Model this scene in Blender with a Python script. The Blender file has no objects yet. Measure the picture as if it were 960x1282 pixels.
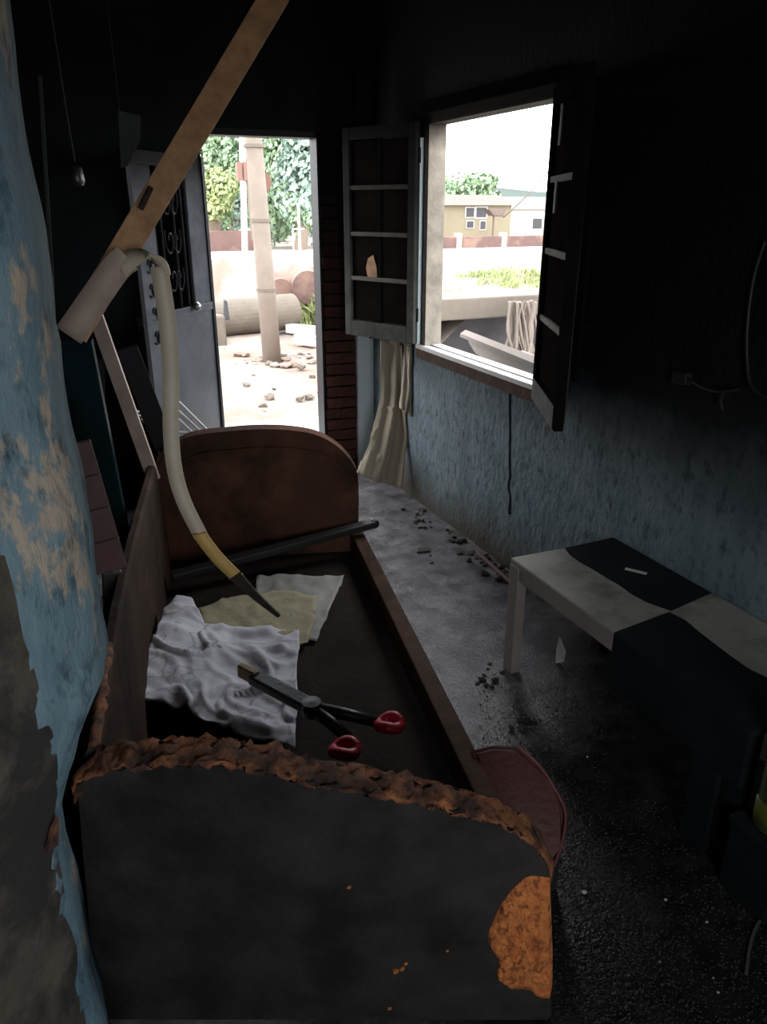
import bpy, bmesh, math, random
from mathutils import Vector, Matrix, noise
R = math.radians
rnd = random.Random(7)
S = bpy.context.scene
C = S.collection

# ---------------------------------------------------------------- camera, world, light, exposure
CAMH = 1.6
cam = bpy.data.cameras.new('camera'); camo = bpy.data.objects.new('camera', cam); C.objects.link(camo)
camo.location = (0, 0, CAMH); camo.rotation_euler = (R(90-21.9), 0, R(-23.5))
cam.sensor_fit = 'VERTICAL'; cam.sensor_height = 36.0; cam.lens = 949*36/1282.0; cam.clip_start = 0.02; cam.clip_end = 400
S.camera = camo
S.view_settings.view_transform = 'Standard'; S.view_settings.look = 'None'
S.view_settings.exposure = 0.0; S.view_settings.gamma = 1.0; S.view_settings.use_curve_mapping = False
w = bpy.data.worlds.new('overcast sky'); S.world = w; w.use_nodes = True
bg = w.node_tree.nodes['Background']; bg.inputs[0].default_value = (0.95, 0.98, 1.0, 1); bg.inputs[1].default_value = 7.2
S.cycles.max_bounces = 7; S.cycles.diffuse_bounces = 5; S.cycles.use_denoising = True
S.cycles.sample_clamp_indirect = 6

def portal(name, loc, rot, sx, sy):       # sampling portals in the room's openings: they emit nothing, they guide sky light
    l = bpy.data.lights.new(name, 'AREA'); l.shape = 'RECTANGLE'; l.size = sx; l.size_y = sy; l.cycles.is_portal = True
    o = bpy.data.objects.new(name, l); o.location = loc; o.rotation_euler = rot; C.objects.link(o)
portal('doorway_portal', (1.2, 4.56, 0.95), (R(-90), 0, 0), 0.72, 2.1)
portal('window_portal', (1.97, 3.15, 1.45), (0, R(90), 0), 1.15, 1.2)
portal('rear_opening_portal', (0.15, -1.31, 1.35), (R(90), 0, 0), 1.1, 1.1)

# pixel of the photograph -> point at a chosen real depth (960 x 1282 frame)
_F = Vector((math.sin(R(23.5))*math.cos(R(21.9)), math.cos(R(23.5))*math.cos(R(21.9)), -math.sin(R(21.9))))
_R = Vector((math.cos(R(23.5)), -math.sin(R(23.5)), 0)); _U = _R.cross(_F)
def ray(u, v): return _F*949 + _R*(u-480) + _U*(641-v)
CAM = Vector((0, 0, CAMH))
def onz(u, v, z): d = ray(u, v); return CAM + d*((z-CAMH)/d.z)
def ony(u, v, y): d = ray(u, v); return CAM + d*(y/d.y)
def onx(u, v, x): d = ray(u, v); return CAM + d*(x/d.x)

# ---------------------------------------------------------------- materials
def mat(name, c1, c2=None, scale=8, rough=0.8, bump=0.3, bscale=60, detail=6, spec=0.5, lo=0.35, hi=0.65, metal=0, stretch=(1,1,1), c3=None, s3=2.0, lo3=0.5, hi3=0.6, rough3=None):
    m = bpy.data.materials.new(name); m.use_nodes = True; nt = m.node_tree; N = nt.nodes; L = nt.links
    b = N['Principled BSDF']
    b.inputs['Roughness'].default_value = rough; b.inputs['Metallic'].default_value = metal
    b.inputs['Specular IOR Level'].default_value = spec
    tc = N.new('ShaderNodeTexCoord'); mp = N.new('ShaderNodeMapping'); mp.inputs['Scale'].default_value = stretch
    L.new(tc.outputs['Object'], mp.inputs[0])
    def nz(sc, det=detail, rg=0.6):
        n = N.new('ShaderNodeTexNoise'); n.inputs['Scale'].default_value = sc; n.inputs['Detail'].default_value = det
        n.inputs['Roughness'].default_value = rg; L.new(mp.outputs[0], n.inputs['Vector']); return n
    def ramp(src, a, bb):
        r = N.new('ShaderNodeMapRange'); r.inputs['From Min'].default_value = a; r.inputs['From Max'].default_value = bb
        L.new(src, r.inputs['Value']); return r.outputs[0]
    def mix(f, a, bb):
        x = N.new('ShaderNodeMix'); x.data_type = 'RGBA'; L.new(f, x.inputs['Factor'])
        for i, v in ((6, a), (7, bb)):
            if isinstance(v, tuple): x.inputs[i].default_value = (*v, 1)
            else: L.new(v, x.inputs[i])
        return x.outputs[2]
    col = c1
    if c2: col = mix(ramp(nz(scale).outputs[0], lo, hi), c1, c2)
    if c3:
        f3 = ramp(nz(s3, 8, 0.65).outputs[0], lo3, hi3)
        col = mix(f3, col, c3)
        if rough3 is not None:
            r = N.new('ShaderNodeMapRange'); r.inputs['To Min'].default_value = rough; r.inputs['To Max'].default_value = rough3
            L.new(f3, r.inputs['Value']); L.new(r.outputs[0], b.inputs['Roughness'])
    if isinstance(col, tuple): b.inputs['Base Color'].default_value = (*col, 1)
    else: L.new(col, b.inputs['Base Color'])
    if bump:
        bp = N.new('ShaderNodeBump'); bp.inputs['Strength'].default_value = bump; bp.inputs['Distance'].default_value = 0.01
        L.new(nz(bscale, 8).outputs[0], bp.inputs['Height']); L.new(bp.outputs[0], b.inputs['Normal'])
    m['_h'] = 1
    return m, dict(N=N, L=L, nz=nz, ramp=ramp, mix=mix, b=b, tc=tc, mp=mp, col=col)

def simple(*a, **k): return mat(*a, **k)[0]
def dull(*a, **k):
    k.setdefault('spec', 0.06); return mat(*a, **k)[0]

def painted_wall(name, blue1, blue2, plaster, soot, z0, z1, peel_lo=0.6, peel_hi=0.64, soot_amt=1.0, dirt_base=True, bscale=38, bump=0.9, streak=(1,1,0.6)):
    m, k = mat(name, blue1, blue2, scale=7, rough=0.7, spec=0.25, bump=bump, bscale=bscale, stretch=streak, detail=8)
    N, L, mix, ramp, nz = k['N'], k['L'], k['mix'], k['ramp'], k['nz']
    col = k['col']
    f = ramp(nz(5, 10, 0.7).outputs[0], peel_lo, peel_hi); col = mix(f, col, plaster)
    f = ramp(nz(26, 8, 0.7).outputs[0], 0.52, 0.66); col = mix(f, col, tuple(v*0.45 for v in blue1))
    sep = N.new('ShaderNodeSeparateXYZ'); L.new(k['tc'].outputs['Object'], sep.inputs[0])
    n = nz(2.2, 8, 0.7)
    ma = N.new('ShaderNodeMath'); ma.operation = 'MULTIPLY_ADD'; ma.inputs[1].default_value = 0.45
    L.new(n.outputs[0], ma.inputs[0]); L.new(sep.outputs['Z'], ma.inputs[2])
    f = ramp(ma.outputs[0], z0+0.22, z1+0.22)
    fm = N.new('ShaderNodeMath'); fm.operation = 'MULTIPLY'; fm.inputs[1].default_value = soot_amt; fm.use_clamp = True
    L.new(f, fm.inputs[0]); col = mix(fm.outputs[0], col, soot)
    if dirt_base:
        f = ramp(ma.outputs[0], 0.52, 0.24); col = mix(f, col, (0.055, 0.043, 0.03))
    L.new(col, k['b'].inputs['Base Color'])
    return m

SOOT = (0.007, 0.0085, 0.0095)
M = {}
M['wall'] = painted_wall('blue paint under soot', (0.115,0.165,0.195), (0.18,0.235,0.265), (0.25,0.27,0.27), SOOT, 0.66, 1.0, peel_lo=0.62, peel_hi=0.72)
M['pier'] = painted_wall('peeling blue paint', (0.10,0.185,0.235), (0.21,0.31,0.36), (0.46,0.39,0.31), (0.03,0.05,0.06), 1.7, 2.5, peel_lo=0.57, peel_hi=0.60, dirt_base=False, bscale=22, bump=1.0, streak=(1,1,0.45))
M['daylit_blue'] = simple('daylit blue paint', (0.70,0.82,0.87), (0.74,0.83,0.86), scale=5, rough=0.7, bump=0.3)  # light painted in: far paler than the wall's own blue
M['soot'] = dull('soot blackened plaster', SOOT, (0.013,0.015,0.016), scale=4, rough=0.85, bump=0.6, bscale=18)
M['ceil'] = dull('soot ceiling', (0.008,0.009,0.009), rough=0.9, bump=0.2)
M['cement'] = simple('scorched cement render', (0.06,0.052,0.044), (0.12,0.098,0.08), scale=7, rough=0.85, bump=0.7, bscale=24, c3=(0.03,0.028,0.026), s3=5)
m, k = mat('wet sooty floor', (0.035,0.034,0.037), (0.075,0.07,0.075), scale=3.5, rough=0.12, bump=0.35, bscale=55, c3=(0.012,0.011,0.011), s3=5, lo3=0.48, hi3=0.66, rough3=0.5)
v = k['N'].new('ShaderNodeTexNoise'); v.inputs['Scale'].default_value = 120; v.inputs['Detail'].default_value = 3
k['L'].new(k['tc'].outputs['Object'], v.inputs['Vector'])
b2 = k['N'].new('ShaderNodeBump'); b2.inputs['Strength'].default_value = 0.45; b2.inputs['Distance'].default_value = 0.006
k['L'].new(v.outputs[0], b2.inputs['Height'])
old = [l for l in k['L'] if l.to_node == k['b'] and l.to_socket.name == 'Normal'][0].from_node
k['L'].new(old.outputs[0], b2.inputs['Normal']); k['L'].new(b2.outputs[0], k['b'].inputs['Normal'])
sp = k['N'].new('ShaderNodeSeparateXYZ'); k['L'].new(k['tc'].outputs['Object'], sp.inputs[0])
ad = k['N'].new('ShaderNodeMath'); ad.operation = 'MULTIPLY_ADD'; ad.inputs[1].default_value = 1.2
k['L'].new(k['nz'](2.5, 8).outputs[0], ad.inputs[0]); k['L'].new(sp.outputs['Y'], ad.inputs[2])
ax = k['N'].new('ShaderNodeMath'); ax.operation = 'MULTIPLY_ADD'; ax.inputs[1].default_value = -0.9  # darkens the floor colour toward the bench as painted shade
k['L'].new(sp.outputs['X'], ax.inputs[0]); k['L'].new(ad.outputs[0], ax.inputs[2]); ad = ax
k['L'].new(k['mix'](k['ramp'](ad.outputs[0], .95, 1.75), k['mix'](k['ramp'](k['nz'](14, 8).outputs[0], .4, .6), (0.008,0.008,0.008), (0.02,0.019,0.018)), k['mix'](k['ramp'](k['nz'](9, 8).outputs[0], .4, .62), (0.22,0.205,0.22), (0.09,0.083,0.09))), k['b'].inputs['Base Color'])  # lighter far floor paints the sheen from the openings into the colour
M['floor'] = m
def sooty(name, c1, c2, soot, z0, z1):
    m, k = mat(name, c1, c2, scale=10, rough=0.7, bump=0.3, spec=0.1); N, L = k['N'], k['L']
    g = N.new('ShaderNodeNewGeometry'); sp = N.new('ShaderNodeSeparateXYZ'); L.new(g.outputs['Position'], sp.inputs[0])
    L.new(k['mix'](k['ramp'](sp.outputs['Z'], z0, z1), k['col'], soot), k['b'].inputs['Base Color']); return m
M['shutter'] = sooty('grimy grey shutter wood', (0.10,0.10,0.09), (0.05,0.05,0.047), (0.010,0.010,0.010), 1.0, 1.65)
M['muntin'] = sooty('dusty muntin wood', (0.22,0.20,0.17), (0.14,0.13,0.11), (0.016,0.016,0.016), 1.15, 1.85)
M['frame_sooty'] = sooty('weathered cream wood sooted at the head', (0.34,0.30,0.25), (0.20,0.18,0.15), (0.02,0.018,0.017), 1.86, 1.99)
M['gate_dark_head'] = sooty('grey metal darker at its head', (0.13,0.14,0.16), (0.08,0.085,0.1), (0.006,0.006,0.007), 1.62, 1.80)  # grey sheet metal blending to near black at its head
M['brick'] = sooty('dark red brick', (0.13,0.045,0.034), (0.06,0.03,0.026), (0.012,0.009,0.008), 0.7, 1.7)
M['frame'] = simple('weathered cream wood', (0.42,0.38,0.31), (0.24,0.22,0.19), scale=14, rough=0.6, bump=0.3, stretch=(1,1,.2))
M['shutter_dark'] = dull('soot blackened shutter wood', (0.014,0.013,0.013), (0.009,0.009,0.009), scale=10, rough=0.95, spec=0.0, bump=0.3)
M['glass'] = simple('soot blackened glass', (0.009,0.007,0.007), (0.016,0.012,0.011), scale=6, spec=0.0, rough=1.0, bump=0.05)
M['sill'] = simple('pale sill', (0.62,0.60,0.60), (0.5,0.48,0.47), scale=10, rough=0.35, bump=0.1)
M['metal'] = simple('grey painted metal', (0.13,0.14,0.16), (0.08,0.085,0.1), scale=5, rough=0.4, bump=0.15, metal=0.3)
M['iron'] = dull('black iron', (0.018,0.018,0.021), rough=0.45, bump=0.2, metal=0.3)
M['mortar'] = dull('sooty mortar', (0.05,0.035,0.03), rough=0.9, bump=0.6)
M['couch'] = dull('scorched brown couch fabric', (0.15,0.068,0.045), (0.09,0.046,0.034), scale=6, rough=0.85, bump=0.5, bscale=40, c3=(0.04,0.026,0.02), s3=2.5, lo3=0.45, hi3=0.62)
M['back'] = dull('scorched brown back fabric', (0.075,0.05,0.038), (0.04,0.03,0.025), scale=5, rough=0.8, bump=0.5, bscale=40, c3=(0.13,0.065,0.04), s3=4, lo3=0.58, hi3=0.7)
M['couch_in'] = dull('blackened couch board', (0.045,0.032,0.027), (0.022,0.019,0.017), scale=5, rough=0.75, bump=0.5, bscale=40)
M['char'] = dull('charred black upholstery', (0.018,0.018,0.018), (0.034,0.034,0.034), scale=9, rough=0.75, bump=0.5, bscale=70, c3=(0.06,0.052,0.05), s3=2.2, lo3=0.48, hi3=0.72)
M['foam'] = simple('scorched orange foam', (0.85,0.30,0.08), (0.55,0.15,0.04), scale=40, rough=0.8, bump=1.0, bscale=70, c3=(0.30,0.09,0.03), s3=60, lo3=0.5, hi3=0.6)
M['foam_dark'] = simple('singed foam edge', (0.50,0.19,0.07), (0.15,0.055,0.03), scale=26, rough=0.85, bump=1.0, bscale=70, c3=(0.07,0.033,0.024), s3=12, lo3=0.45, hi3=0.58)
M['rail'] = dull('brown couch rail', (0.11,0.055,0.035), (0.05,0.03,0.022), scale=9, rough=0.6, bump=0.4)
M['maroon'] = simple('maroon vinyl', (0.10,0.02,0.02), (0.07,0.015,0.015), scale=5, rough=0.4, bump=0.15)
M['piping'] = simple('dull red piping', (0.18,0.06,0.055), rough=0.4, bump=0)
M['cloth'] = simple('soiled white cloth', (0.80,0.79,0.86), (0.62,0.61,0.68), scale=6, rough=0.85, spec=0.2, bump=0.3, bscale=25, c3=(0.08,0.07,0.07), s3=8, lo3=0.60, hi3=0.70)
m, k = mat('soiled white cloth', (0.80,0.79,0.86), (0.62,0.61,0.68), scale=6, rough=0.85, spec=0.2, bump=0.3, bscale=25, c3=(0.10,0.09,0.09), s3=8, lo3=0.62, hi3=0.70)
sb = k['N'].new('ShaderNodeMath'); sb.operation = 'SUBTRACT'; sb.inputs[1].default_value = .5; k['L'].new(k['nz'](5.5, 2, .5).outputs[0], sb.inputs[0])
ab = k['N'].new('ShaderNodeMath'); ab.operation = 'ABSOLUTE'; k['L'].new(sb.outputs[0], ab.inputs[0])
k['L'].new(k['mix'](k['ramp'](ab.outputs[0], .012, .0), k['col'], (0.44,0.43,0.46)), k['b'].inputs['Base Color']); M['cloth'] = m
M['cream'] = simple('cream cloth', (0.52,0.46,0.30), (0.40,0.36,0.24), scale=8, rough=0.85, bump=0.4)
M['greycloth'] = simple('grey white sheet', (0.45,0.44,0.41), (0.33,0.32,0.30), scale=6, rough=0.7, bump=0.3)
M['lath'] = simple('raw tan timber', (0.58,0.33,0.16), (0.36,0.20,0.10), scale=22, rough=0.7, bump=0.35, stretch=(1,1,1), c3=(0.10,0.06,0.04), s3=7, lo3=0.64, hi3=0.72)
M['strip'] = simple('ivory edging strip', (0.72,0.63,0.49), (0.62,0.53,0.40), scale=8, rough=0.5, bump=0.1)
M['strip_amber'] = simple('ivory strip scorched amber', (0.75,0.52,0.18), (0.62,0.40,0.13), scale=8, rough=0.5, bump=0.1)
M['strip_char'] = simple('charred strip tip', (0.02,0.015,0.012), (0.04,0.022,0.015), scale=20, rough=0.8, bump=0.6)
M['black'] = simple('matt black', (0.022,0.022,0.023), rough=0.5, bump=0.2)
M['tool'] = simple('black tool steel', (0.028,0.03,0.033), rough=0.35, bump=0.2, metal=0.4)
M['red'] = simple('red plastic grip', (0.62,0.02,0.05), (0.45,0.015,0.03), scale=10, rough=0.4, bump=0.1)
M['brass'] = simple('tarnished brass', (0.16,0.11,0.05), rough=0.45, bump=0.1, metal=0.6)
M['bench_white'] = simple('grimy white paint', (0.40,0.39,0.34), (0.30,0.29,0.25), scale=5, rough=0.6, bump=0.25, c3=(0.12,0.115,0.10), s3=6, lo3=0.50, hi3=0.72)
M['bench_pink'] = simple('pinkish white paint', (0.33,0.28,0.26), (0.25,0.21,0.2), scale=5, rough=0.6, bump=0.25)
M['bench_black'] = dull('blue black paint', (0.009,0.012,0.014), (0.016,0.020,0.022), scale=4, rough=0.6, bump=0.25)
M['white'] = simple('white shard', (0.6,0.6,0.56), rough=0.5, bump=0.1)
M['sack'] = simple('cream sackcloth', (0.46,0.40,0.30), (0.36,0.31,0.23), scale=6, rough=0.85, bump=0.4, stretch=(1,1,.3))
M['teal'] = dull('dark teal painted board', (0.012,0.03,0.037), (0.008,0.018,0.022), scale=4, rough=0.4, bump=0.1)
M['pinkwood'] = simple('pale pinkish timber', (0.62,0.48,0.41), (0.45,0.34,0.29), scale=8, rough=0.7, bump=0.2)
M['purplewood'] = simple('dark purplish brown board', (0.13,0.06,0.06), (0.08,0.038,0.04), scale=6, rough=0.6, bump=0.2)
M['wirewhite'] = simple('white coated wire', (0.8,0.8,0.76), rough=0.5, bump=0)
M['shiny_dim'] = simple('sooty silver metal', (0.12,0.12,0.115), rough=0.4, bump=0.1, metal=0.8)
M['shiny'] = simple('dull silver metal', (0.35,0.35,0.33), rough=0.3, bump=0.1, metal=0.8)
M['rag'] = simple('grey rag', (0.06,0.07,0.066), (0.045,0.05,0.05), scale=6, rough=0.9, bump=0.3)
M['yellow'] = simple('yellow green plastic', (0.15,0.16,0.02), (0.06,0.08,0.015), scale=7, rough=0.4, bump=0.1)
M['green'] = simple('dark green plastic', (0.06,0.075,0.03), rough=0.3, bump=0)
M['debris'] = simple('burnt debris', (0.02,0.016,0.014), (0.06,0.045,0.038), scale=20, rough=0.8, bump=0.6)
M['stick'] = simple('pinkish stick', (0.16,0.09,0.08), rough=0.7, bump=0.2)
# outdoors
M['earth'] = simple('pale pinkish earth', (0.20,0.145,0.115), (0.16,0.10,0.078), scale=1.6, rough=0.95, bump=0.5, bscale=6, c3=(0.25,0.215,0.19), s3=0.9, lo3=0.4, hi3=0.6)
M['paving'] = simple('pale paving', (0.62,0.60,0.58), rough=0.9, bump=0.2)
M['road'] = simple('pale dusty road', (0.60,0.58,0.56), (0.5,0.48,0.46), scale=0.7, rough=0.9, bump=0.2)
M['concrete'] = simple('weathered concrete', (0.15,0.125,0.10), (0.11,0.09,0.072), scale=2.5, rough=0.9, bump=0.4, bscale=20)
M['pole'] = simple('pale concrete pole', (0.22,0.18,0.15), (0.18,0.145,0.12), scale=3, rough=0.85, bump=0.2)
M['redwall'] = simple('weathered red brick wall', (0.13,0.07,0.06), (0.09,0.055,0.05), scale=0.8, rough=0.9, bump=0.3, c3=(0.18,0.11,0.085), s3=1.2)
M['leafa'] = simple('soft green foliage', (0.27,0.37,0.21), (0.22,0.32,0.20), scale=1.2, rough=0.7, bump=0)  # foliage greens paled so the colour carries the outdoor haze
M['leafb'] = simple('yellow green foliage', (0.29,0.33,0.13), (0.24,0.29,0.13), scale=1.2, rough=0.7, bump=0)
M['leafc'] = simple('blue green foliage', (0.24,0.32,0.26), (0.20,0.28,0.23), scale=1.2, rough=0.7, bump=0)
M['bark'] = simple('bark', (0.16,0.12,0.09), rough=0.9, bump=0.3)
M['housewall'] = simple('pale yellow render', (0.23,0.195,0.125), (0.20,0.17,0.115), scale=1, rough=0.9, bump=0.1)
M['housewhite'] = simple('white render', (0.5,0.49,0.46), rough=0.9, bump=0.1)
M['roof'] = simple('faded clay roof', (0.14,0.10,0.085), (0.12,0.085,0.075), scale=2, rough=0.9, bump=0.2)
M['roofgrey'] = simple('faded grey roof', (0.14,0.14,0.135), rough=0.8, bump=0.1)
M['dark'] = simple('dark opening', (0.05,0.05,0.055), rough=0.8, bump=0)
M['void_shade'] = simple('void shade concrete', (0.10,0.09,0.095), (0.06,0.055,0.06), scale=2, rough=0.9, bump=0.3)  # dark colour paints in the shade of the void under the slab
M['hillfar'] = simple('distant hillside', (0.085,0.10,0.094), (0.075,0.09,0.083), scale=0.06, spec=0.0, rough=1, bump=0)
M['brownbox'] = simple('rusty brown sheet', (0.16,0.08,0.06), rough=0.7, bump=0.2)
M['transl'] = simple('fibre cement', (0.20,0.165,0.145), (0.17,0.14,0.12), scale=3, rough=0.85, bump=0.2)

# ---------------------------------------------------------------- mesh helpers (all coordinates are world coordinates)
WORLD = {}
def obj(name, bm, m, parent=None, smooth=False):
    off = WORLD.get(parent.name, Vector()) if parent else Vector()
    if off.length: bmesh.ops.translate(bm, verts=bm.verts, vec=-off)
    bmesh.ops.recalc_face_normals(bm, faces=bm.faces)
    me = bpy.data.meshes.new(name); bm.to_mesh(me); bm.free()
    if smooth:
        for p in me.polygons: p.use_smooth = True
    me.materials.append(M[m] if isinstance(m, str) else m)
    o = bpy.data.objects.new(name, me); C.objects.link(o)
    if parent: o.parent = parent
    WORLD[o.name] = off
    return o
def tag(o, label, cat, group=None, kind=None):
    o['label'] = label; o['category'] = cat
    if group: o['group'] = group
    if kind: o['kind'] = kind
    return o
def thing(name, loc, label, cat, group=None):
    o = bpy.data.objects.new(name, None); o.empty_display_size = 0.1; C.objects.link(o); o.location = loc
    WORLD[o.name] = Vector(loc)
    return tag(o, label, cat, group)
def struct(name, bm, m, label=None, parent=None, smooth=False):
    o = obj(name, bm, m, parent, smooth)
    if not parent:
        o['kind'] = 'structure'
        if label: o['label'] = label
    return o
def B(): return bmesh.new()
def box(bm, x0, x1, y0, y1, z0, z1, bev=0, mtx=None):
    vs = [bm.verts.new((x, y, z)) for x in (x0, x1) for y in (y0, y1) for z in (z0, z1)]
    fs = [bm.faces.new([vs[i] for i in q]) for q in ((0,1,3,2),(4,6,7,5),(0,4,5,1),(2,3,7,6),(0,2,6,4),(1,5,7,3))]
    if bev:
        es = list({e for f in fs for e in f.edges}); r = bmesh.ops.bevel(bm, geom=es, offset=bev, segments=2, affect='EDGES', profile=0.6)
        vs = list({v for v in vs if v.is_valid} | {v for v in r['verts']})
    if mtx: bmesh.ops.transform(bm, matrix=mtx, verts=[v for v in vs if v.is_valid])
    return bm
def beam(bm, p0, p1, wd, th, side=None, bev=0.002):
    """box along p0-p1; wd along 'side' direction, th perpendicular"""
    p0, p1 = Vector(p0), Vector(p1); d = p1-p0; L = d.length; d.normalize()
    s = Vector(side) if side else Vector((0, 0, 1))
    s = (s - d*s.dot(d)).normalized(); n = d.cross(s)
    mtx = Matrix(((s.x, n.x, d.x, p0.x), (s.y, n.y, d.y, p0.y), (s.z, n.z, d.z, p0.z), (0,0,0,1)))
    return box(bm, -wd/2, wd/2, -th/2, th/2, 0, L, bev, mtx)
def tube(bm, pts, r, n=8, caps=True):
    pts = [Vector(p) for p in pts]; rings = []; up = None
    for i, p in enumerate(pts):
        t = (pts[min(i+1, len(pts)-1)] - pts[max(i-1, 0)]).normalized()
        if up is None:
            up = t.orthogonal().normalized()
        up = (up - t*up.dot(t)).normalized(); b = t.cross(up)
        rr = r[i] if isinstance(r, (list, tuple)) else r
        rings.append([bm.verts.new(p + (up*math.cos(a) + b*math.sin(a))*rr) for a in [2*math.pi*k/n for k in range(n)]])
    for a, b in zip(rings, rings[1:]):
        for k in range(n): bm.faces.new((a[k], a[(k+1)%n], b[(k+1)%n], b[k]))
    if caps: bm.faces.new(rings[0]); bm.faces.new(rings[-1])
    return bm
def spline(pts, n=8):
    pts = [Vector(p) for p in pts]; out = []
    P = [pts[0]*2-pts[1]] + pts + [pts[-1]*2-pts[-2]]
    for i in range(1, len(P)-2):
        for k in range(n):
            t = k/n; a, b, c, d = P[i-1:i+3]
            out.append(0.5*((2*b) + (c-a)*t + (2*a-5*b+4*c-d)*t*t + (3*b-a-3*c+d)*t**3))
    return out + [pts[-1]]
def prism(bm, pts, vec, bev=0):
    """polygon (list of 3D points) extruded along vec"""
    vec = Vector(vec); a = [bm.verts.new(p) for p in pts]; b = [bm.verts.new(Vector(p)+vec) for p in pts]
    n = len(a); f1 = bm.faces.new(a); f2 = bm.faces.new(b[::-1])
    for i in range(n): bm.faces.new((a[i], b[i], b[(i+1)%n], a[(i+1)%n]))
    if bev:
        bmesh.ops.bevel(bm, geom=list(set(f1.edges) | set(f2.edges)), offset=bev, segments=3, affect='EDGES')
    return bm
def lathe(bm, prof, c, n=20, axis='z', mtx=None):
    rings = []; vs = []
    for r, z in prof:
        ring = []
        for k in range(n):
            a = 2*math.pi*k/n
            ring.append(bm.verts.new((r*math.cos(a), r*math.sin(a), z)))
        rings.append(ring); vs += ring
    for a, b in zip(rings, rings[1:]):
        for k in range(n): bm.faces.new((a[k], a[(k+1)%n], b[(k+1)%n], b[k]))
    if prof[0][0] > 1e-5: bm.faces.new(rings[0])
    if prof[-1][0] > 1e-5: bm.faces.new(rings[-1])
    T = Matrix.Translation(Vector(c))
    bmesh.ops.transform(bm, matrix=T @ (mtx or Matrix()), verts=vs)
    bmesh.ops.remove_doubles(bm, verts=vs, dist=1e-6)
    return bm
def nv(p, s, a):
    v = Vector(p)*s; return Vector((noise.noise(v), noise.noise(v+Vector((31, 7, 5))), noise.noise(v+Vector((3, 77, 15)))))*a
def sheet(top, bot, left, right, n, mfun, th=0.003):
    """Coons patch over four edge polylines; mfun(u,v,p) moves a point; thin solid cloth"""
    def res(pl, k):
        pl = [Vector(p) for p in pl]; L = [0]
        for a, b in zip(pl, pl[1:]): L.append(L[-1] + (b-a).length)
        o = []
        for i in range(k+1):
            t = L[-1]*i/k; j = 0
            while j < len(pl)-2 and L[j+1] < t: j += 1
            o.append(pl[j].lerp(pl[j+1], (t-L[j])/max(1e-9, L[j+1]-L[j])))
        return o
    T, Bo, Le, Ri = res(top, n), res(bot, n), res(left, n), res(right, n)
    bm = B(); g = []
    for j in range(n+1):
        row = []
        for i in range(n+1):
            u, v = i/n, j/n
            p = T[i]*(1-v) + Bo[i]*v + Le[j]*(1-u) + Ri[j]*u - (T[0]*(1-u)*(1-v) + T[-1]*u*(1-v) + Bo[0]*(1-u)*v + Bo[-1]*u*v)
            row.append(mfun(u, v, p))
        g.append(row)
    low = [[bm.verts.new(p) for p in row] for row in g]
    nr = []
    for j in range(n+1):
        row = []
        for i in range(n+1):
            a = g[min(j+1, n)][i]-g[max(j-1, 0)][i]; b = g[j][min(i+1, n)]-g[j][max(i-1, 0)]
            q = b.cross(a); q.normalize(); row.append(bm.verts.new(g[j][i] + q*(th if q.z >= 0 or abs(q.z) < .3 else -th)))
        nr.append(row)
    for j in range(n):
        for i in range(n):
            bm.faces.new((low[j][i], low[j][i+1], low[j+1][i+1], low[j+1][i]))
            bm.faces.new((nr[j][i], nr[j+1][i], nr[j+1][i+1], nr[j][i+1]))
    def rim(a, b):
        for k in range(len(a)-1): bm.faces.new((a[k], b[k], b[k+1], a[k+1]))
    rim(low[0], nr[0]); rim([r[-1] for r in low], [r[-1] for r in nr]); rim(low[-1][::-1], nr[-1][::-1]); rim([r[0] for r in low][::-1], [r[0] for r in nr][::-1])
    return bm
def grid_wall(bm, P, U, V, nu, nv_, amp, sc):
    g = []
    P, U, V = Vector(P), Vector(U), Vector(V); nn = U.cross(V).normalized()
    for j in range(nv_+1):
        row = []
        for i in range(nu+1):
            p = P + U*(i/nu) + V*(j/nv_)
            p = p + nn*noise.fractal(p*sc, 0.7, 2.0, 4)*amp
            row.append(bm.verts.new(p))
        g.append(row)
    for j in range(nv_):
        for i in range(nu): bm.faces.new((g[j][i], g[j][i+1], g[j+1][i+1], g[j+1][i]))
    return bm

# ================================================================ THE ROOM
WX = 1.84; FY = 4.4; CZ = 2.8; WT = 0.12
LX = -0.12
# floor
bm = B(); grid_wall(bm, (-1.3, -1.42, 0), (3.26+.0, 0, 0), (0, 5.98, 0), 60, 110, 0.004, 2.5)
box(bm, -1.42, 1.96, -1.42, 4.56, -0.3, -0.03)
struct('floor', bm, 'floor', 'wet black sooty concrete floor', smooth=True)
bm = B(); box(bm, -1.42, 1.96, -1.42, 4.56, CZ, CZ+.12); struct('ceiling', bm, 'ceil')
# right wall with the window opening y 2.58..3.73, z .9..2.02
WY0, WY1, WZ0, WZ1 = 2.60, 3.73, 0.90, 2.02
bm = B()
box(bm, WX, WX+WT, -1.42, WY0, -0.3, CZ); box(bm, WX, WX+WT, WY1, 4.56, -0.3, CZ)
box(bm, WX, WX+WT, WY0, WY1, -0.3, WZ0); box(bm, WX, WX+WT, WY0, WY1, WZ1, CZ)
wall_right = struct('wall_right', bm, 'wall', 'blue plaster wall blackened by soot above sill height')
# crack
bm = B(); pts = [onx(638, y, WX-0.001) + Vector((0, nv((0, y, 0), .06, .02).x, 0)) for y in range(492, 650, 8)]
tube(bm, pts, [0.004+0.003*abs(noise.noise(Vector((0, 0, i*.7)))) for i in range(len(pts))], 5)
obj('crack', bm, 'soot', wall_right)
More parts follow.
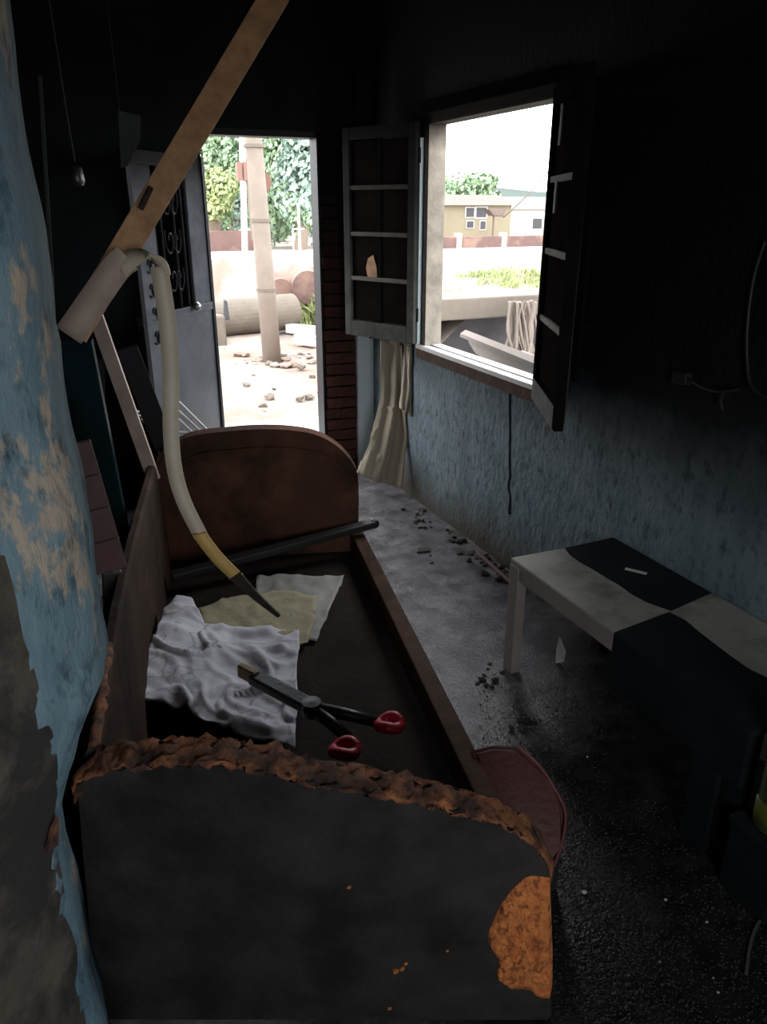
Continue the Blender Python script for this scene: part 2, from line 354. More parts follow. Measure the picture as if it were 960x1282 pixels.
# far wall with the doorway
DX0, DX1, DZ = 0.84, 1.53, 1.985
bm = B()
box(bm, LX-.1, DX0, FY, FY+.16, -0.3, CZ); box(bm, DX0, DX1, FY, FY+.16, DZ, CZ)
box(bm, DX1, 1.735, FY+.03, FY+.16, -0.3, CZ)
wall_far = struct('wall_far', bm, 'soot', 'soot black end wall around the doorway')
bm = B(); box(bm, 1.735, WX, FY-.01, FY+.16, -0.3, 1.0); obj('daylit_panel', bm, 'daylit_blue', wall_far)['label'] = 'blue strip of end wall coloured pale in place of daylight'  # pale colour paints in the daylight on this corner strip
bm = B(); box(bm, 1.735, WX, FY-.01, FY+.16, 1.02, CZ); obj('plaster', bm, 'soot', wall_far)
# bricks of the stripped jamb
meshes = []
for k in range(6):
    bm = B(); L = (.2, .096, .2, .11, .2, .085)[k]
    box(bm, -L/2, L/2, -.045, .045, -.031, .031, .004)
    for v in bm.verts: v.co += nv(v.co + Vector((k*3.1, 0, 0)), 25, .006)
    me = bpy.data.meshes.new('brick'); bmesh.ops.recalc_face_normals(bm, faces=bm.faces); bm.to_mesh(me); bm.free(); me.materials.append(M['brick']); meshes.append(me)
z = 0.035; row = 0
while z < 2.72:
    if z < DZ+.02:
        for x, mi in (((1.633, 0),) if row % 2 == 0 else ((1.582, 1), (1.687, 3))):
            o = bpy.data.objects.new('brick', meshes[mi]); C.objects.link(o); o.parent = wall_far
            o.location = (x+rnd.uniform(-.004, .004), FY+.062+rnd.uniform(-.006, .006), z); o.rotation_euler = (0, 0, rnd.uniform(-.03, .03))
    z += .07; row += 1
# left wall (beyond the pier), rear room
bm = B(); box(bm, LX-.1, LX, 0.93, FY+.16, -0.3, CZ); struct('wall_left', bm, 'soot', 'soot black side wall behind the leaning boards')
bm = B(); box(bm, -1.42, -1.3, -1.42, .75, -0.3, CZ); struct('wall_side_rear', bm, 'soot')
bm = B(); RZ0, RZ1 = 0.8, 1.9
box(bm, -1.42, -.4, -1.42, -1.3, -.3, CZ); box(bm, .7, WX+.12, -1.42, -1.3, -.3, CZ); box(bm, -.4, .7, -1.42, -1.3, -.3, RZ0); box(bm, -.4, .7, -1.42, -1.3, RZ1, CZ)
struct('wall_rear', bm, 'soot')

# the pier close to the camera: peeling blue face, silhouette worn back at the bottom
def pier_edge(z):      # distance the corner stands in from its plumb line
    e = 0.0
    if z < 1.02: e = -0.095*min(1, (1.02-z)/.2)
    if z < 0.45: e += 0.012*min(1, (.45-z)/.4)
    return e + 0.008*noise.noise(Vector((0, 3, z*6)))
bm = B(); nu, nvv = 50, 110
A0, A1 = Vector((-.62, .50, 0)), Vector((.036, .93, 0)); nn = Vector((.43, -.64, 0)).normalized()
g = []
for j in range(nvv+1):
    z = CZ*j/nvv; row = []
    for i in range(nu+1):
        t = i/nu; p = A0.lerp(A1, t); p.z = z
        p.x += pier_edge(z)*t**3
        p += nn*(noise.fractal(p*5, .7, 2, 4)*.012 + (-.05*max(0, t-.9)/.1*max(0, t-.9)/.1))
        row.append(bm.verts.new(p))
    for q in ((row[-1].co.x+.004, .99), (row[-1].co.x-.06, 1.02), (-.7, 1.02)): row.append(bm.verts.new((q[0], q[1], z)))
    g.append(row)
for j in range(nvv):
    for i in range(len(g[0])-1): bm.faces.new((g[j][i], g[j][i+1], g[j+1][i+1], g[j+1][i]))
pier = struct('wall_near', bm, 'pier', 'peeling blue wall end close in the left foreground', smooth=True)
bm = B()  # wall closing behind the pier
box(bm, -1.42, -.6, .5, 1.02, -.3, CZ); struct('trim_1', bm, 'soot')
# lower scorched render layer, proud of the paint, with an irregular upper edge
bm = B()
def pier_pt(t, z, out):
    p = A0.lerp(A1, t); p.z = z; p.x += pier_edge(z)*t**3
    return p + nn*(noise.fractal(p*5, .7, 2, 4)*.012 + (-.05*max(0, t-.9)/.1*max(0, t-.9)/.1) + out)
def pier_tz(u, v):
    r = ray(u, v); t = nn.dot(A0-CAM)/nn.dot(r); P = CAM + r*t
    t = (Vector((P.x, P.y, 0))-A0).length/(A1-A0).length
    return (min(.99, t - pier_edge(P.z)*t**3/(A1.x-A0.x)), P.z)
_l = [pier_tz(u, v) for u, v in ((0, 690), (12, 760), (32, 820), (52, 890), (72, 950), (84, 1010), (90, 1080), (97, 1140), (108, 1210), (118, 1282))]
lim = [(0, _l[0][1]+.35)] + _l + [(_l[-1][0], 0)]
_unused = [(.0, 1.30), (.55, 1.22), (.70, 1.12), (.78, 1.02), (.84, .93), (.90, .86), (.95, .78), (.975, .70), (.985, .60), (.97, .45), (.93, .3), (.90, .1), (.88, 0)]
def t_edge(z):
    for (ta, za), (tb, zb) in zip(lim, lim[1:]):
        if zb <= z <= za: return ta + (tb-ta)*(za-z)/max(1e-6, za-zb)
    return 0
rows = []
for j in range(61):
    z = (lim[0][1]-.005)*j/60; te = t_edge(z) + .012*noise.noise(Vector((z*14, 0, 2)))
    rows.append([bm.verts.new(pier_pt(te*i/30, z, .009*(1-(i/30)**8) + .003*noise.noise(Vector((i*.4, z*12, 0))))) for i in range(31)])
for j in range(60):
    for i in range(30): bm.faces.new((rows[j][i], rows[j][i+1], rows[j+1][i+1], rows[j+1][i]))
obj('render_layer', bm, 'cement', pier, True)['label'] = 'scorched grey brown render at the foot of the wall end'
bm = B(); c = pier_pt(.965, .60, .012)
prism(bm, [*[pier_pt(*pier_tz(u, v), .010) for u, v in ((62, 1078), (80, 1068), (80, 1035), (72, 1048))]], nn*.006)
obj('chip', bm, 'foam_dark', pier)['label'] = 'orange chip of exposed brick'

# ---- window frame (structure) and the two open casements
bm = B(); fr = .045
box(bm, WX+.005, WX+.10, WY1-fr, WY1, WZ0, WZ1); box(bm, WX+.005, WX+.10, WY0, WY0+fr, WZ0, WZ1); box(bm, WX+.005, WX+.10, WY0+fr, WY1-fr, WZ1-fr, WZ1)
win = struct('window_1', bm, 'frame_sooty', 'cream wooden window frame with both casements open')
bm = B(); box(bm, WX-.015, WX+.03, WY0-.03, WY1+.03, WZ0-.012, WZ0+.010, .002); box(bm, WX+.042, WX+.10, WY0, WY1, WZ0-.0, WZ0+.014, .002)
obj('window_sill', bm, 'sill', win)
bm = B(); box(bm, WX-.02, WX, WY0-.05, WY0, WZ0, WZ1+.04, .003); box(bm, WX-.02, WX, WY0, WY1, WZ1, WZ1+.05, .003)
obj('casing', bm, 'shutter_dark', win)
bm = B(); box(bm, WX-.018, WX+.004, WY1+.002, WY1+.022, WZ0+.01, 1.92, .003); obj('lit_hinge_edge', bm, 'daylit_blue', win)  # pale strip added to paint the light on the hinge edge
bm = B(); box(bm, WX-.008, WX, WY0-.03, WY1+.03, WZ0-.065, WZ0-.012); obj('apron', bm, 'rail', win)['label'] = 'brown stained board under the sill'

def casement(name, hinge, free, z0, z1, matf, label, rows, colsn, white):
    h, f = Vector((*hinge, 0)), Vector((*free, 0)); d = (f-h); L = d.length; d.normalize(); n = Vector((-d.y, d.x, 0))
    if n.x > 0: n = -n      # n points into the room
    t = thing(name, (h.x, h.y, z0), label, 'casement', 'open window casements')
    def P(s, z, o=0): return Vector((h.x+d.x*s+n.x*o, h.y+d.y*s+n.y*o, z))
    def bar(nm, s0, s1, a, b, th, m_, par=t, lb=None, o=0):
        bm = B(); pts = [P(s0, a, o-th/2), P(s1, a, o-th/2), P(s1, b, o-th/2), P(s0, b, o-th/2)]
        prism(bm, pts, n*th, .002); q = obj(nm, bm, m_, par)
        if lb: q['label'] = lb
        return q
    st = .05
    bar('stile', 0, st, z0, z1, .035, matf); bar('stile', L-st, L, z0, z1, .035, matf)
    bar('bottom_rail', st, L-st, z0, z0+.085, .035, matf); bar('top_rail', st, L-st, z1-.06, z1, .035, matf)
    zz = z0+.085; H = (z1-.06-zz)/rows
    for k in range(1, rows): bar('muntin', st, L-st, zz+H*k-.011, zz+H*k+.011, .03, white)
    if colsn > 1: bar('middle_muntin', L/2-.009, L/2+.009, zz, z1-.06, .022, 'shutter_dark')
    for k in range(rows):
        for c in range(colsn):
            w_ = (L-2*st)/colsn
            bar('pane', st+w_*c+.002, st+w_*(c+1)-.002, zz+H*k+.006, zz+H*(k+1)-.006, .004, 'glass')
    for zq in (z0+.15, z1-.15):
        bm = B(); tube(bm, [P(-.004, zq-.035, -.01), P(-.004, zq+.035, -.01)], .007, 8); obj('hinge', bm, 'iron', t)
    return t, P, L
cf, P1, L1 = casement('window_casement', (WX-.03, 3.735), (1.60, 4.205), .915, 1.99, 'shutter', 'grey wooden casement folded back beside the brick jamb, left of the opening', 4, 2, 'muntin')
bm = B(); prism(bm, [P1(.27, 1.235, .006), P1(.34, 1.235, .006), P1(.355, 1.29, .006), P1(.34, 1.34, .006), P1(.30, 1.36, .006), P1(.275, 1.30, .006)], (P1(0, 0, .003)-P1(0, 0, 0)), .001)
obj('paint_smear', bm, 'lath', cf)['label'] = 'orange brown smear on a pane'
cn, P2, L2 = casement('window_casement', (WX-.03, 2.585), (1.588, 2.115), .87, 2.0, 'shutter_dark', 'soot black casement standing open toward the bench, right of the opening', 4, 1, 'muntin')
bm = B(); prism(bm, [P2(.02, .872, .0185), P2(L2-.02, .872, .0185), P2(L2-.02, .955, .0185), P2(.02, .955, .0185)], (P2(0, 0, .002)-P2(0, 0, 0))); obj('rail_face', bm, 'shutter', cn)['label'] = 'paler face on the bottom rail'  # paler grey facing over the dark bottom rail
for a, b in ((1.80, 1.93), (1.58, 1.69)):
    bm = B(); beam(bm, P2(.17, a, .012), P2(.17, b, .012), .012, .006, (0, 1, 0)); obj('catch_plate', bm, 'white', cn)
bm = B(); beam(bm, P2(L2-.008, .9, -.018), P2(L2-.008, 1.95, -.018), .01, .006, (0, 1, 0)); obj('edge_strip', bm, 'shutter', cn)
bm = B(); beam(bm, (1.765, 2.28, 1.0), (1.765, 2.28, 1.55), .03, .012, (0, 1, 0), .002); tube(bm, [(1.765, 2.28, 1.2), (WX, 2.28, 1.2)], .008, 6)
tag(obj('latch_bar', bm, 'shutter_dark'), 'thin dark upright bar on the wall behind the near casement', 'bar')

# ---- door frame
bm = B(); box(bm, DX0-.0, DX0+.03, FY+.02, FY+.14, 0, DZ); box(bm, DX1-.014, DX1, FY+.02, FY+.14, 0, DZ); box(bm, DX0, DX1, FY+.02, FY+.14, DZ-.03, DZ)
struct('door_1', bm, 'iron', 'dark metal frame of the open doorway')

# ---- metal gate leaf, open inward
gate_h, gate_f = Vector((.855, 4.34, 0)), Vector((.40, 3.78, 0)); gd = (gate_f-gate_h); gL = gd.length; gd.normalize(); gn = Vector((gd.y, -gd.x, 0))
if gn.y > 0: gn = -gn
def GP(s, z, o=0): v = gate_h + gd*s + gn*o; return Vector((v.x, v.y, z))
gate = thing('metal_gate', (gate_h.x, gate_h.y, .02), 'grey sheet metal door leaf with scrolled ironwork, open inward left of the doorway', 'door leaf')
def gbar(nm, s0, s1, z0, z1, th, m_, o=0, par=gate, lb=None):
    bm = B(); prism(bm, [GP(s0, z0, o-th/2), GP(s1, z0, o-th/2), GP(s1, z1, o-th/2), GP(s0, z1, o-th/2)], gn*th, .002); q = obj(nm, bm, m_, par)
    if lb: q['label'] = lb
    return q
gbar('stile', 0, .03, .03, 1.84, .035, 'iron'); gbar('stile', gL-.035, gL, .03, 1.84, .035, 'iron')
gbar('hinge_panel', .03, .2, 1.12, 1.84, .02, 'gate_dark_head'); gbar('lower_panel', .03, gL-.035, .03, 1.08, .02, 'metal')
gbar('top_panel', .2, gL-.035, 1.78, 1.84, .02, 'gate_dark_head'); gbar('middle_rail', .0, gL, 1.08, 1.12, .035, 'metal', lb='grey cross rail')  # cross rail shares the even grey of the lower panel
gbar('free_panel', gL-.20, gL-.035, 1.12, 1.78, .02, 'gate_dark_head')
for s in (.205, .25, .33, gL-.27, gL-.21):
    bm = B(); tube(bm, [GP(s, 1.12), GP(s, 1.78)], .007, 6); obj('upright', bm, 'iron', gate)
for cz in (1.27, 1.45, 1.63):
    for sg in (-1, 1):
        cx = .36; pts = []
        for k in range(22):
            a = k/21*2.2*math.pi; r_ = .015+.065*k/21
            pts.append(GP(cx + sg*(r_*math.cos(a)*.6+.03), cz + r_*math.sin(a), .004))
        bm = B(); tube(bm, pts, .006, 5); obj('scroll', bm, 'iron', gate)
for cz in (1.02, 1.13, 1.24, 1.35):
    for sg in (-1, 1):
        pts = [GP(.60 + sg*((.012+.03*k/13)*math.cos(k/13*5.5)*.6+.012), cz + (.012+.03*k/13)*math.sin(k/13*5.5), .014) for k in range(14)]
        bm = B(); tube(bm, pts, .005, 5); obj('scroll', bm, 'iron', gate)
bm = B(); lathe(bm, [(0, 0), (.02, .0), (.024, .01), (.012, .02), (.01, .05), (.018, .055), (.014, .06), (0, .062)], GP(.22, 1.12, .02), 12, mtx=Matrix.Rotation(R(90), 4, 'X')); obj('lock', bm, 'shiny', gate, True)

# ================================================================ THE BURNT COUCH
couch = thing('burnt_couch', (.35, 2.0, 0), 'burnt out couch shell with charred arms, orange foam showing on the near one', 'couch')
# near arm: plane through nA, nB
nA, nB = Vector((-.095, 1.225, 0)), Vector((.76, .853, 0)); nd = (nB-nA).normalized(); nnrm = Vector((-nd.y, nd.x, 0))   # +normal goes away from camera
def NP(s, z, o=0): v = nA + nd*s + nnrm*o; return Vector((v.x, v.y, z))
def nplane(u, v):
    r = ray(u, v); nrm = Vector((nd.y, -nd.x, 0)); t = nrm.dot(nA-CAM)/nrm.dot(r); P = CAM + r*t
    return (Vector((P.x, P.y, 0))-nA).dot(nd), P.z
top = [nplane(*q) for q in [(98, 1000), (100, 975), (150, 962), (250, 955), (330, 966), (400, 983), (500, 1000), (560, 1014), (620, 1032), (660, 1052), (684, 1082), (690, 1105)]]
edge = spline([Vector((s, z, 0)) for s, z in top], 9)
edge = [Vector((p.x, p.y + .006*noise.noise(Vector((p.x*30, 0, 1))), 0)) for p in edge]
sR = edge[-1].x
_bl = nplane(125, 1282)
outline = [NP(_bl[0]-.012, 0.0)] + [NP(p.x, p.y) for p in edge] + [NP(nplane(690, 1282)[0]+.0, 0.0)]
bm = B(); prism(bm, outline, nnrm*.06, .008)
obj('near_arm', bm, 'char', couch)['label'] = 'charred black end panel nearest the camera'
# torn foam along its top edge
bm = B(); ncr = 9; rings = []
full = edge
for i, p in enumerate(full):
    tpos = i/(len(full)-1); ring = []
    a_ = full[max(i-1, 0)]; b_ = full[min(i+1, len(full)-1)]; tg = (b_-a_).normalized(); up = Vector((-tg.y, tg.x, 0))
    if up.y < 0 and i < len(full)-12: up = -up
    wdt = .042*(1-.3*tpos)
    for k in range(ncr):
        a = math.pi*(k/(ncr-1)); r1 = .002 + .010*(1-.4*tpos)*abs(noise.fractal(Vector((p.x*30, k*.8, 2)), 1, 2, 3))*2
        o = .030 - wdt*math.cos(a); h = r1 + .007*math.sin(a) - .006
        q = p + up*h
        ring.append(bm.verts.new(NP(q.x, q.y, o) + nv(Vector((p.x*55, k*1.3, 0)), 1, .011)))
    rings.append(ring)
for a, b in zip(rings, rings[1:]):
    for k in range(ncr-1): bm.faces.new((a[k], a[k+1], b[k+1], b[k]))
    bm.faces.new((a[0], b[0], b[-1], a[-1]))
bm.faces.new(rings[0]); bm.faces.new(rings[-1])
obj('foam_rim', bm, 'foam_dark', couch, True)['label'] = 'ragged orange foam along the top of the near arm'
# exposed foam patch on the outer right side
pp = [nplane(*q) for q in [(689, 1098), (662, 1096), (645, 1108), (628, 1130), (618, 1150), (610, 1172), (616, 1190), (624, 1202), (622, 1222), (634, 1236), (660, 1240), (690, 1243)]]
cxp = (sum(p[0] for p in pp)/len(pp)+.02, sum(p[1] for p in pp)/len(pp))
bm = B(); rings = []; NR = 16; dense = spline([Vector((*p, 0)) for p in pp] + [Vector((*pp[0], 0))], 9)[:-1]
cen = bm.verts.new(NP(cxp[0], cxp[1], -.012))
for r_ in range(1, NR+1):
    f = r_/NR
    rings.append([bm.verts.new(NP(cxp[0]+(p.x-cxp[0])*f, cxp[1]+(p.y-cxp[1])*f, -.012*(1-f**4)-.001 - .012*abs(noise.noise(Vector((p.x*90*f, p.y*90*f, 3)))) + .006*noise.noise(Vector((p.x*40, p.y*40, f*9))) if r_ < NR else .002)) for p in dense])
n_ = len(dense)
for k in range(n_): bm.faces.new((cen, rings[0][k], rings[0][(k+1) % n_]))
for a, b in zip(rings, rings[1:]):
    for k in range(n_): bm.faces.new((a[k], a[(k+1) % n_], b[(k+1) % n_], b[k]))
patch_ = obj('foam_patch', bm, 'foam', couch, True)['label'] = 'bright orange bare foam on the near arm'
for (u, v, r_) in ((495, 1215, .006), (503, 1212, .005), (508, 1206, .004), (437, 1110, .004), (488, 1262, .004), (560, 1190, .003)):
    q_, z_ = nplane(u, v); c_ = NP(q_, z_, -.001); bm = B(); bmesh.ops.create_icosphere(bm, subdivisions=1, radius=r_)
    for w_ in bm.verts: w_.co = Vector((w_.co.x*1.4, w_.co.y, w_.co.z)) + c_
    obj('foam_speck', bm, 'foam', couch)
# far arm
fA = Vector((.335, 3.06, 0)); fd = Vector((.957, -.29, 0)).normalized(); fn = Vector((-fd.y, fd.x, 0))
def FP(s, z, o=0): v = fA + fd*s + fn*o; return Vector((v.x, v.y, z))
fo = spline([Vector((*q, 0)) for q in [(-.02, .60), (.0, .665), (.12, .738), (.28, .757), (.43, .762), (.56, .75), (.66, .722), (.745, .66), (.80, .58), (.812, .50), (.81, .30)]], 4)
bm = B(); prism(bm, [FP(-.02, 0)] + [FP(p.x, p.y) for p in fo] + [FP(.805, 0)], fn*.075, .02)
obj('far_arm', bm, 'couch', couch)['label'] = 'rounded rust brown end panel nearest the doorway'
bm = B(); prism(bm, [FP(.05, .235, -.012)] + [FP(.04+ (p.x)*.93, .235+(p.y-.235)*.86, -.012) for p in fo[4:-3]] + [FP(.76, .235, -.012)], fn*.014, .005)
obj('arm_pad', bm, 'couch', couch)
# back board
bt = [(onz(u, v, z), z) for (u, v), z in (((105, 938), .665), ((113, 885), .66), ((121, 835), .655), ((134, 765), .65), ((151, 695), .65), ((168, 635), .65), ((184, 582), .655))]
bt = spline([p for p, z in bt], 5)
bm = B(); prev = None; rr = []
for i, p in enumerate(bt):
    jag = .008*noise.noise(Vector((p.y*14, 0, 4)))
    x, y, z = p.x, p.y, p.z+jag; th = .035
    rr.append([bm.verts.new(q) for q in [(x, y, 0.0), (x, y, z-.012), (x+.008, y, z), (x+th-.008, y, z), (x+th, y, z-.012), (x+th+.02, y, 0.0)]])
for a, b in zip(rr, rr[1:]):
    for k in range(6): bm.faces.new((a[k], a[(k+1) % 6], b[(k+1) % 6], b[k]))
bm.faces.new(rr[0]); bm.faces.new(rr[-1])
obj('back_panel', bm, 'back', couch)['label'] = 'long back board along the left'
bm = B(); pts = [p + Vector((.018, 0, -.004+.006*noise.noise(Vector((p.y*20, 1, 1))))) for p in bt[:22]]
tube(bm, pts[:13], [max(.004, .013+.014*noise.noise(Vector((i*.9, 2, 2)))) for i in range(13)], 7); obj('foam_edge', bm, 'foam_dark', couch, True)['label'] = 'singed foam on the near end of the back board'
# seat base and front rail
r0, r1 = onz(607, 1010, .29), onz(447, 672, .29)
bm = B()
beam(bm, (r0.x+.008, r0.y-.06, .215), (r1.x+.025, r1.y+.08, .215), .15, .055, (0, 0, 1), .006)
obj('front_rail', bm, 'rail', couch)['label'] = 'long low brown front rail'
bm = B(); prism(bm, [(-.03, 1.29, .14), (r0.x, 1.02, .14), (r1.x, r1.y+.05, .14), (.33, 3.04, .14)], (0, 0, .06), .003); obj('seat_base', bm, 'couch_in', couch)
for q in ((.0, 1.3), (.68, 1.1), (.42, 2.95), (1.02, 2.75)):
    bm = B(); box(bm, q[0]-.025, q[0]+.025, q[1]-.025, q[1]+.025, 0, .145, .004); obj('leg', bm, 'black', couch)

# maroon padded panel leaning on the front rail
def slab(pts3, vec, bev): bm = B(); prism(bm, pts3, vec, bev); return bm
pc = [onz(590, 940, .30), onz(615, 934, .305), onz(648, 936, .30), onz(672, 958, .27), onz(692, 984, .245), onz(706, 1012, .21), onz(705, 1035, .17), onz(698, 1062, .13), onz(688, 1085, .09), onz(660, 1085, .09), onz(625, 1050, .17)]
pc = [Vector((p.x, p.y, p.z)) for p in pc]
cush = thing('seat_cushion', (1.0, 1.2, 0), 'maroon vinyl padded panel with rounded corner leaning against the front of the burnt couch', 'cushion')
cen = sum(pc, Vector())/len(pc); nrm = (pc[2]-cen).cross(pc[6]-cen).normalized()
if nrm.z < 0: nrm = -nrm
pc2 = [p - nrm*((p-cen).dot(nrm)) for p in pc]
low = [p-nrm*.03 for p in pc2]
obj('cover', slab(low, nrm*.05, .012), 'maroon', cush)
bm = B(); tube(bm, spline([p+nrm*.018 for p in pc2[2:9]], 5), .004, 6); obj('piping', bm, 'piping', cush)
bm = B(); cc = low[7]; box(bm, .93, .97, 1.13, 1.17, 0, .12, .004); obj('foot', bm, 'black', cush)

# ================================================================ THINGS ON THE COUCH
def L3(pts, z): return [onz(u, v, q if q is not None else z) for u, v, q in pts]
def crump(amp, sc, seed, base=.222):
    def f(u, v, p):
        q = Vector((p.x*sc+seed, p.y*sc, seed))
        wq = q + nv(q, .8, .5)
        r = 1-3.2*abs(noise.noise(wq)); r2 = 1-3.5*abs(noise.noise(wq*2.1+Vector((9, 0, 0))))
        r3 = 1-9*abs(noise.noise(wq*1.3+Vector((0, 40, 0))))
        h = amp*(max(0, r)*.45 + .25*max(0, r2) + .45*max(0, r3)) + .45*amp*noise.noise(q*.5) + .12*amp*noise.noise(q*5)
        return Vector((p.x+nv(q, 1, amp*.3).x, p.y+nv(q, 1.3, amp*.3).y, max(base, p.z+h)))
    return f
bm = sheet(L3([(322,724,None),(352,721,None),(390,724,None),(431,722,None)], .21), L3([(330,790,None),(360,800,None),(395,803,None)], .21),
           L3([(322,724,None),(318,745,None),(330,790,None)], .21), L3([(431,722,None),(418,755,None),(395,803,None)], .21), 24, crump(.018, 9, 4, .204), .003)
tag(obj('paper_sheet', bm, 'greycloth', None, True), 'greyish white sheet spread at the far right of the cloths on the couch', 'sheet')
bm = sheet(L3([(248,765,None),(290,750,None),(350,742,None),(398,748,None)], .218), L3([(262,800,None),(310,800,None),(372,812,None),(385,806,None)], .218),
           L3([(248,765,None),(252,785,None),(262,800,None)], .218), L3([(398,748,None),(395,775,None),(385,806,None)], .218), 24, crump(.016, 8, 9, .212), .003)
tag(obj('cream_cloth', bm, 'cream', None, True), 'crumpled cream cloth lying between the white cloth and the grey sheet', 'cloth')
bm = sheet(L3([(207,768,.30),(222,750,.32),(240,752,.31),(255,785,.27),(300,790,.23),(345,788,.23),(374,788,.23)], .25),
           L3([(163,878,.29),(195,885,.26),(235,893,.23),(262,915,.23),(300,925,.23),(335,934,.23),(370,945,.23)], .25),
           L3([(207,768,.30),(198,790,.30),(182,825,.30),(168,850,.30),(163,878,.29)], .25),
           L3([(374,788,.23),(372,830,.23),(376,870,.23),(370,905,.23),(370,945,.23)], .25), 64, crump(.036, 5.0, 2, .222), .003)
tag(obj('white_cloth', bm, 'cloth', None, True), 'large crumpled white cloth with grey stains on the couch seat', 'cloth')
# black rod
bm = B(); p0, p1 = onz(215, 722, .27), onz(468, 655, .335)
beam(bm, p0, p1, .03, .05, (0, 0, 1), .006)
for q, rr_ in ((p1, .019),): lathe(bm, [(0, -.02), (rr_, -.016), (rr_+.003, 0), (rr_, .016), (0, .02)], q, 12, mtx=Matrix.Rotation(R(90), 4, 'X'))
tag(obj('black_rod', bm, 'black'), 'long charred black bar lying across the couch onto its front rail', 'bar')
# black tool with two red rings
tl = thing('shears', tuple(onz(385, 882, .28)), 'black long handled shears with two red ring grips resting on the white cloth', 'shears')
h0, piv, e1, e2 = onz(300, 838, .335), onz(390, 886, .315), onz(438, 926, .27), onz(476, 905, .275)
bm = B(); beam(bm, h0, h0.lerp(piv, .25), .042, .022, (0, 0, 1), .005); obj('jaw', bm, 'brass', tl)['label'] = 'brass coloured end'
bm = B(); beam(bm, h0.lerp(piv, .2), piv, .03, .046, (0, 0, 1), .006); obj('shaft', bm, 'tool', tl)
bm = B(); lathe(bm, [(0, -.022), (.027, -.02), (.03, 0), (.027, .02), (0, .022)], piv, 14); obj('pivot', bm, 'tool', tl)
for e in (e1, e2):
    bm = B(); tube(bm, [piv, piv.lerp(e, .5)+Vector((0, 0, .004)), e], [.020, .018, .016], 8); obj('handle', bm, 'tool', tl, True)
def ring(c, ra, rb, r, n=22):
    pts = [c + Vector((math.cos(a)*ra, math.sin(a)*rb, .006*math.sin(a*2))) for a in [2*math.pi*k/n for k in range(n+1)]]
    bm = B(); tube(bm, pts, r, 10, False); bmesh.ops.remove_doubles(bm, verts=bm.verts, dist=1e-5); return bm
for u, v, z in ((487, 906, .285), (431, 938, .30)):
    c = onz(u, v, z); g1 = obj('ring_grip', ring(c, .029, .024, .0165), 'red', tl, True)
    bm = B(); lathe(bm, [(0, -.012), (.022, -.01), (.024, 0), (0, .004)], c+Vector((0, 0, -.006)), 16); obj('grip_core', bm, 'tool', g1, True)

# ================================================================ LATH AND IVORY STRIP
bY = 2.05
a_, b_ = ony(92, 420, bY), ony(345, -6, bY+.12)
dd = (b_-a_).normalized(); b_ = a_ + dd*((CZ-a_.z)/dd.z)
bm = B(); beam(bm, a_, b_, .066, .022, (.9, -.1, -.3), .002)
for v in bm.verts: v.co += nv(v.co, 3, .004)
# nicks in its upper edge
lath = tag(obj('ceiling_batten', bm, 'lath'), 'raw tan timber batten hanging diagonally down from the ceiling', 'batten')
nick = ony(176, 262, bY-.01)
bm = B(); beam(bm, nick, nick+Vector((.03, 0, .05)), .02, .012, (0, 1, 0), .002); obj('splinter', bm, 'strip_char', lath)
def band(pts, wd, th, sides):
    """flat band along pts; sides = width directions"""
    bm = B(); rg = []
    for i, p in enumerate(pts):
        t = (pts[min(i+1, len(pts)-1)]-pts[max(i-1, 0)]).normalized(); s = Vector(sides(i/(len(pts)-1)))
        s = (s-t*s.dot(t)).normalized(); n = t.cross(s); w_ = wd(i/(len(pts)-1)) if callable(wd) else wd
        rg.append([bm.verts.new(p+s*a*w_/2+n*b*th/2) for a, b in ((-1, -1), (1, -1), (1, 1), (-1, 1))])
    for a, b in zip(rg, rg[1:]):
        for k in range(4): bm.faces.new((a[k], a[(k+1) % 4], b[(k+1) % 4], b[k]))
    bm.faces.new(rg[0]); bm.faces.new(rg[-1]); return bm
sy = bY-.045
strip = thing('edging_strip', tuple(ony(185, 327, sy)), 'ivory flexible edging strip peeling off the batten and curling down to the couch', 'strip')
up = spline([ony(86, 420, sy), ony(121, 370, sy), ony(146, 335, sy), ony(160, 323, sy-.01)], 6)
bm = band(up, .066, .004, lambda t: (.85, -.15, -.5)); obj('upper_run', bm, 'pinkwood', strip, True)['label'] = 'greyish length lying along the batten'
bend = spline([ony(150, 337, sy), ony(166, 324, sy-.02), ony(186, 322, sy-.04), ony(200, 330, sy-.05), ony(205, 345, sy-.05)], 6)
bm = band(bend, .046, .004, lambda t: (.75-.2*t, -.75, -.4*(1-t))); obj('bend', bm, 'strip', strip, True)
dn = spline([ony(199, 334, sy-.05), ony(209, 400, sy-.05), ony(214, 470, sy-.04), ony(214, 540, sy-.04), ony(219, 590, sy-.04), ony(231, 630, sy-.04), ony(252, 672, sy-.05)], 8)
bm = band(dn, lambda t: .042-.003*t, .004, lambda t: (1, -.25, 0)); obj('hanging_run', bm, 'strip', strip, True)
am = spline([dn[-2], dn[-1], ony(272, 698, sy-.06), ony(298, 724, sy-.06)], 6)
bm = band(am, .036, .005, lambda t: (1, -.25, .3)); obj('amber_length', bm, 'strip_amber', strip, True)['label'] = 'length scorched amber'
ch = spline([am[-2], am[-1], ony(322, 748, sy-.06), ony(349, 771, sy-.04)], 5)
bm = band(ch, lambda t: .045*(1-.75*t), .009, lambda t: (1, -.25, .3)); obj('charred_tip', bm, 'strip_char', strip)['label'] = 'charred black tip'

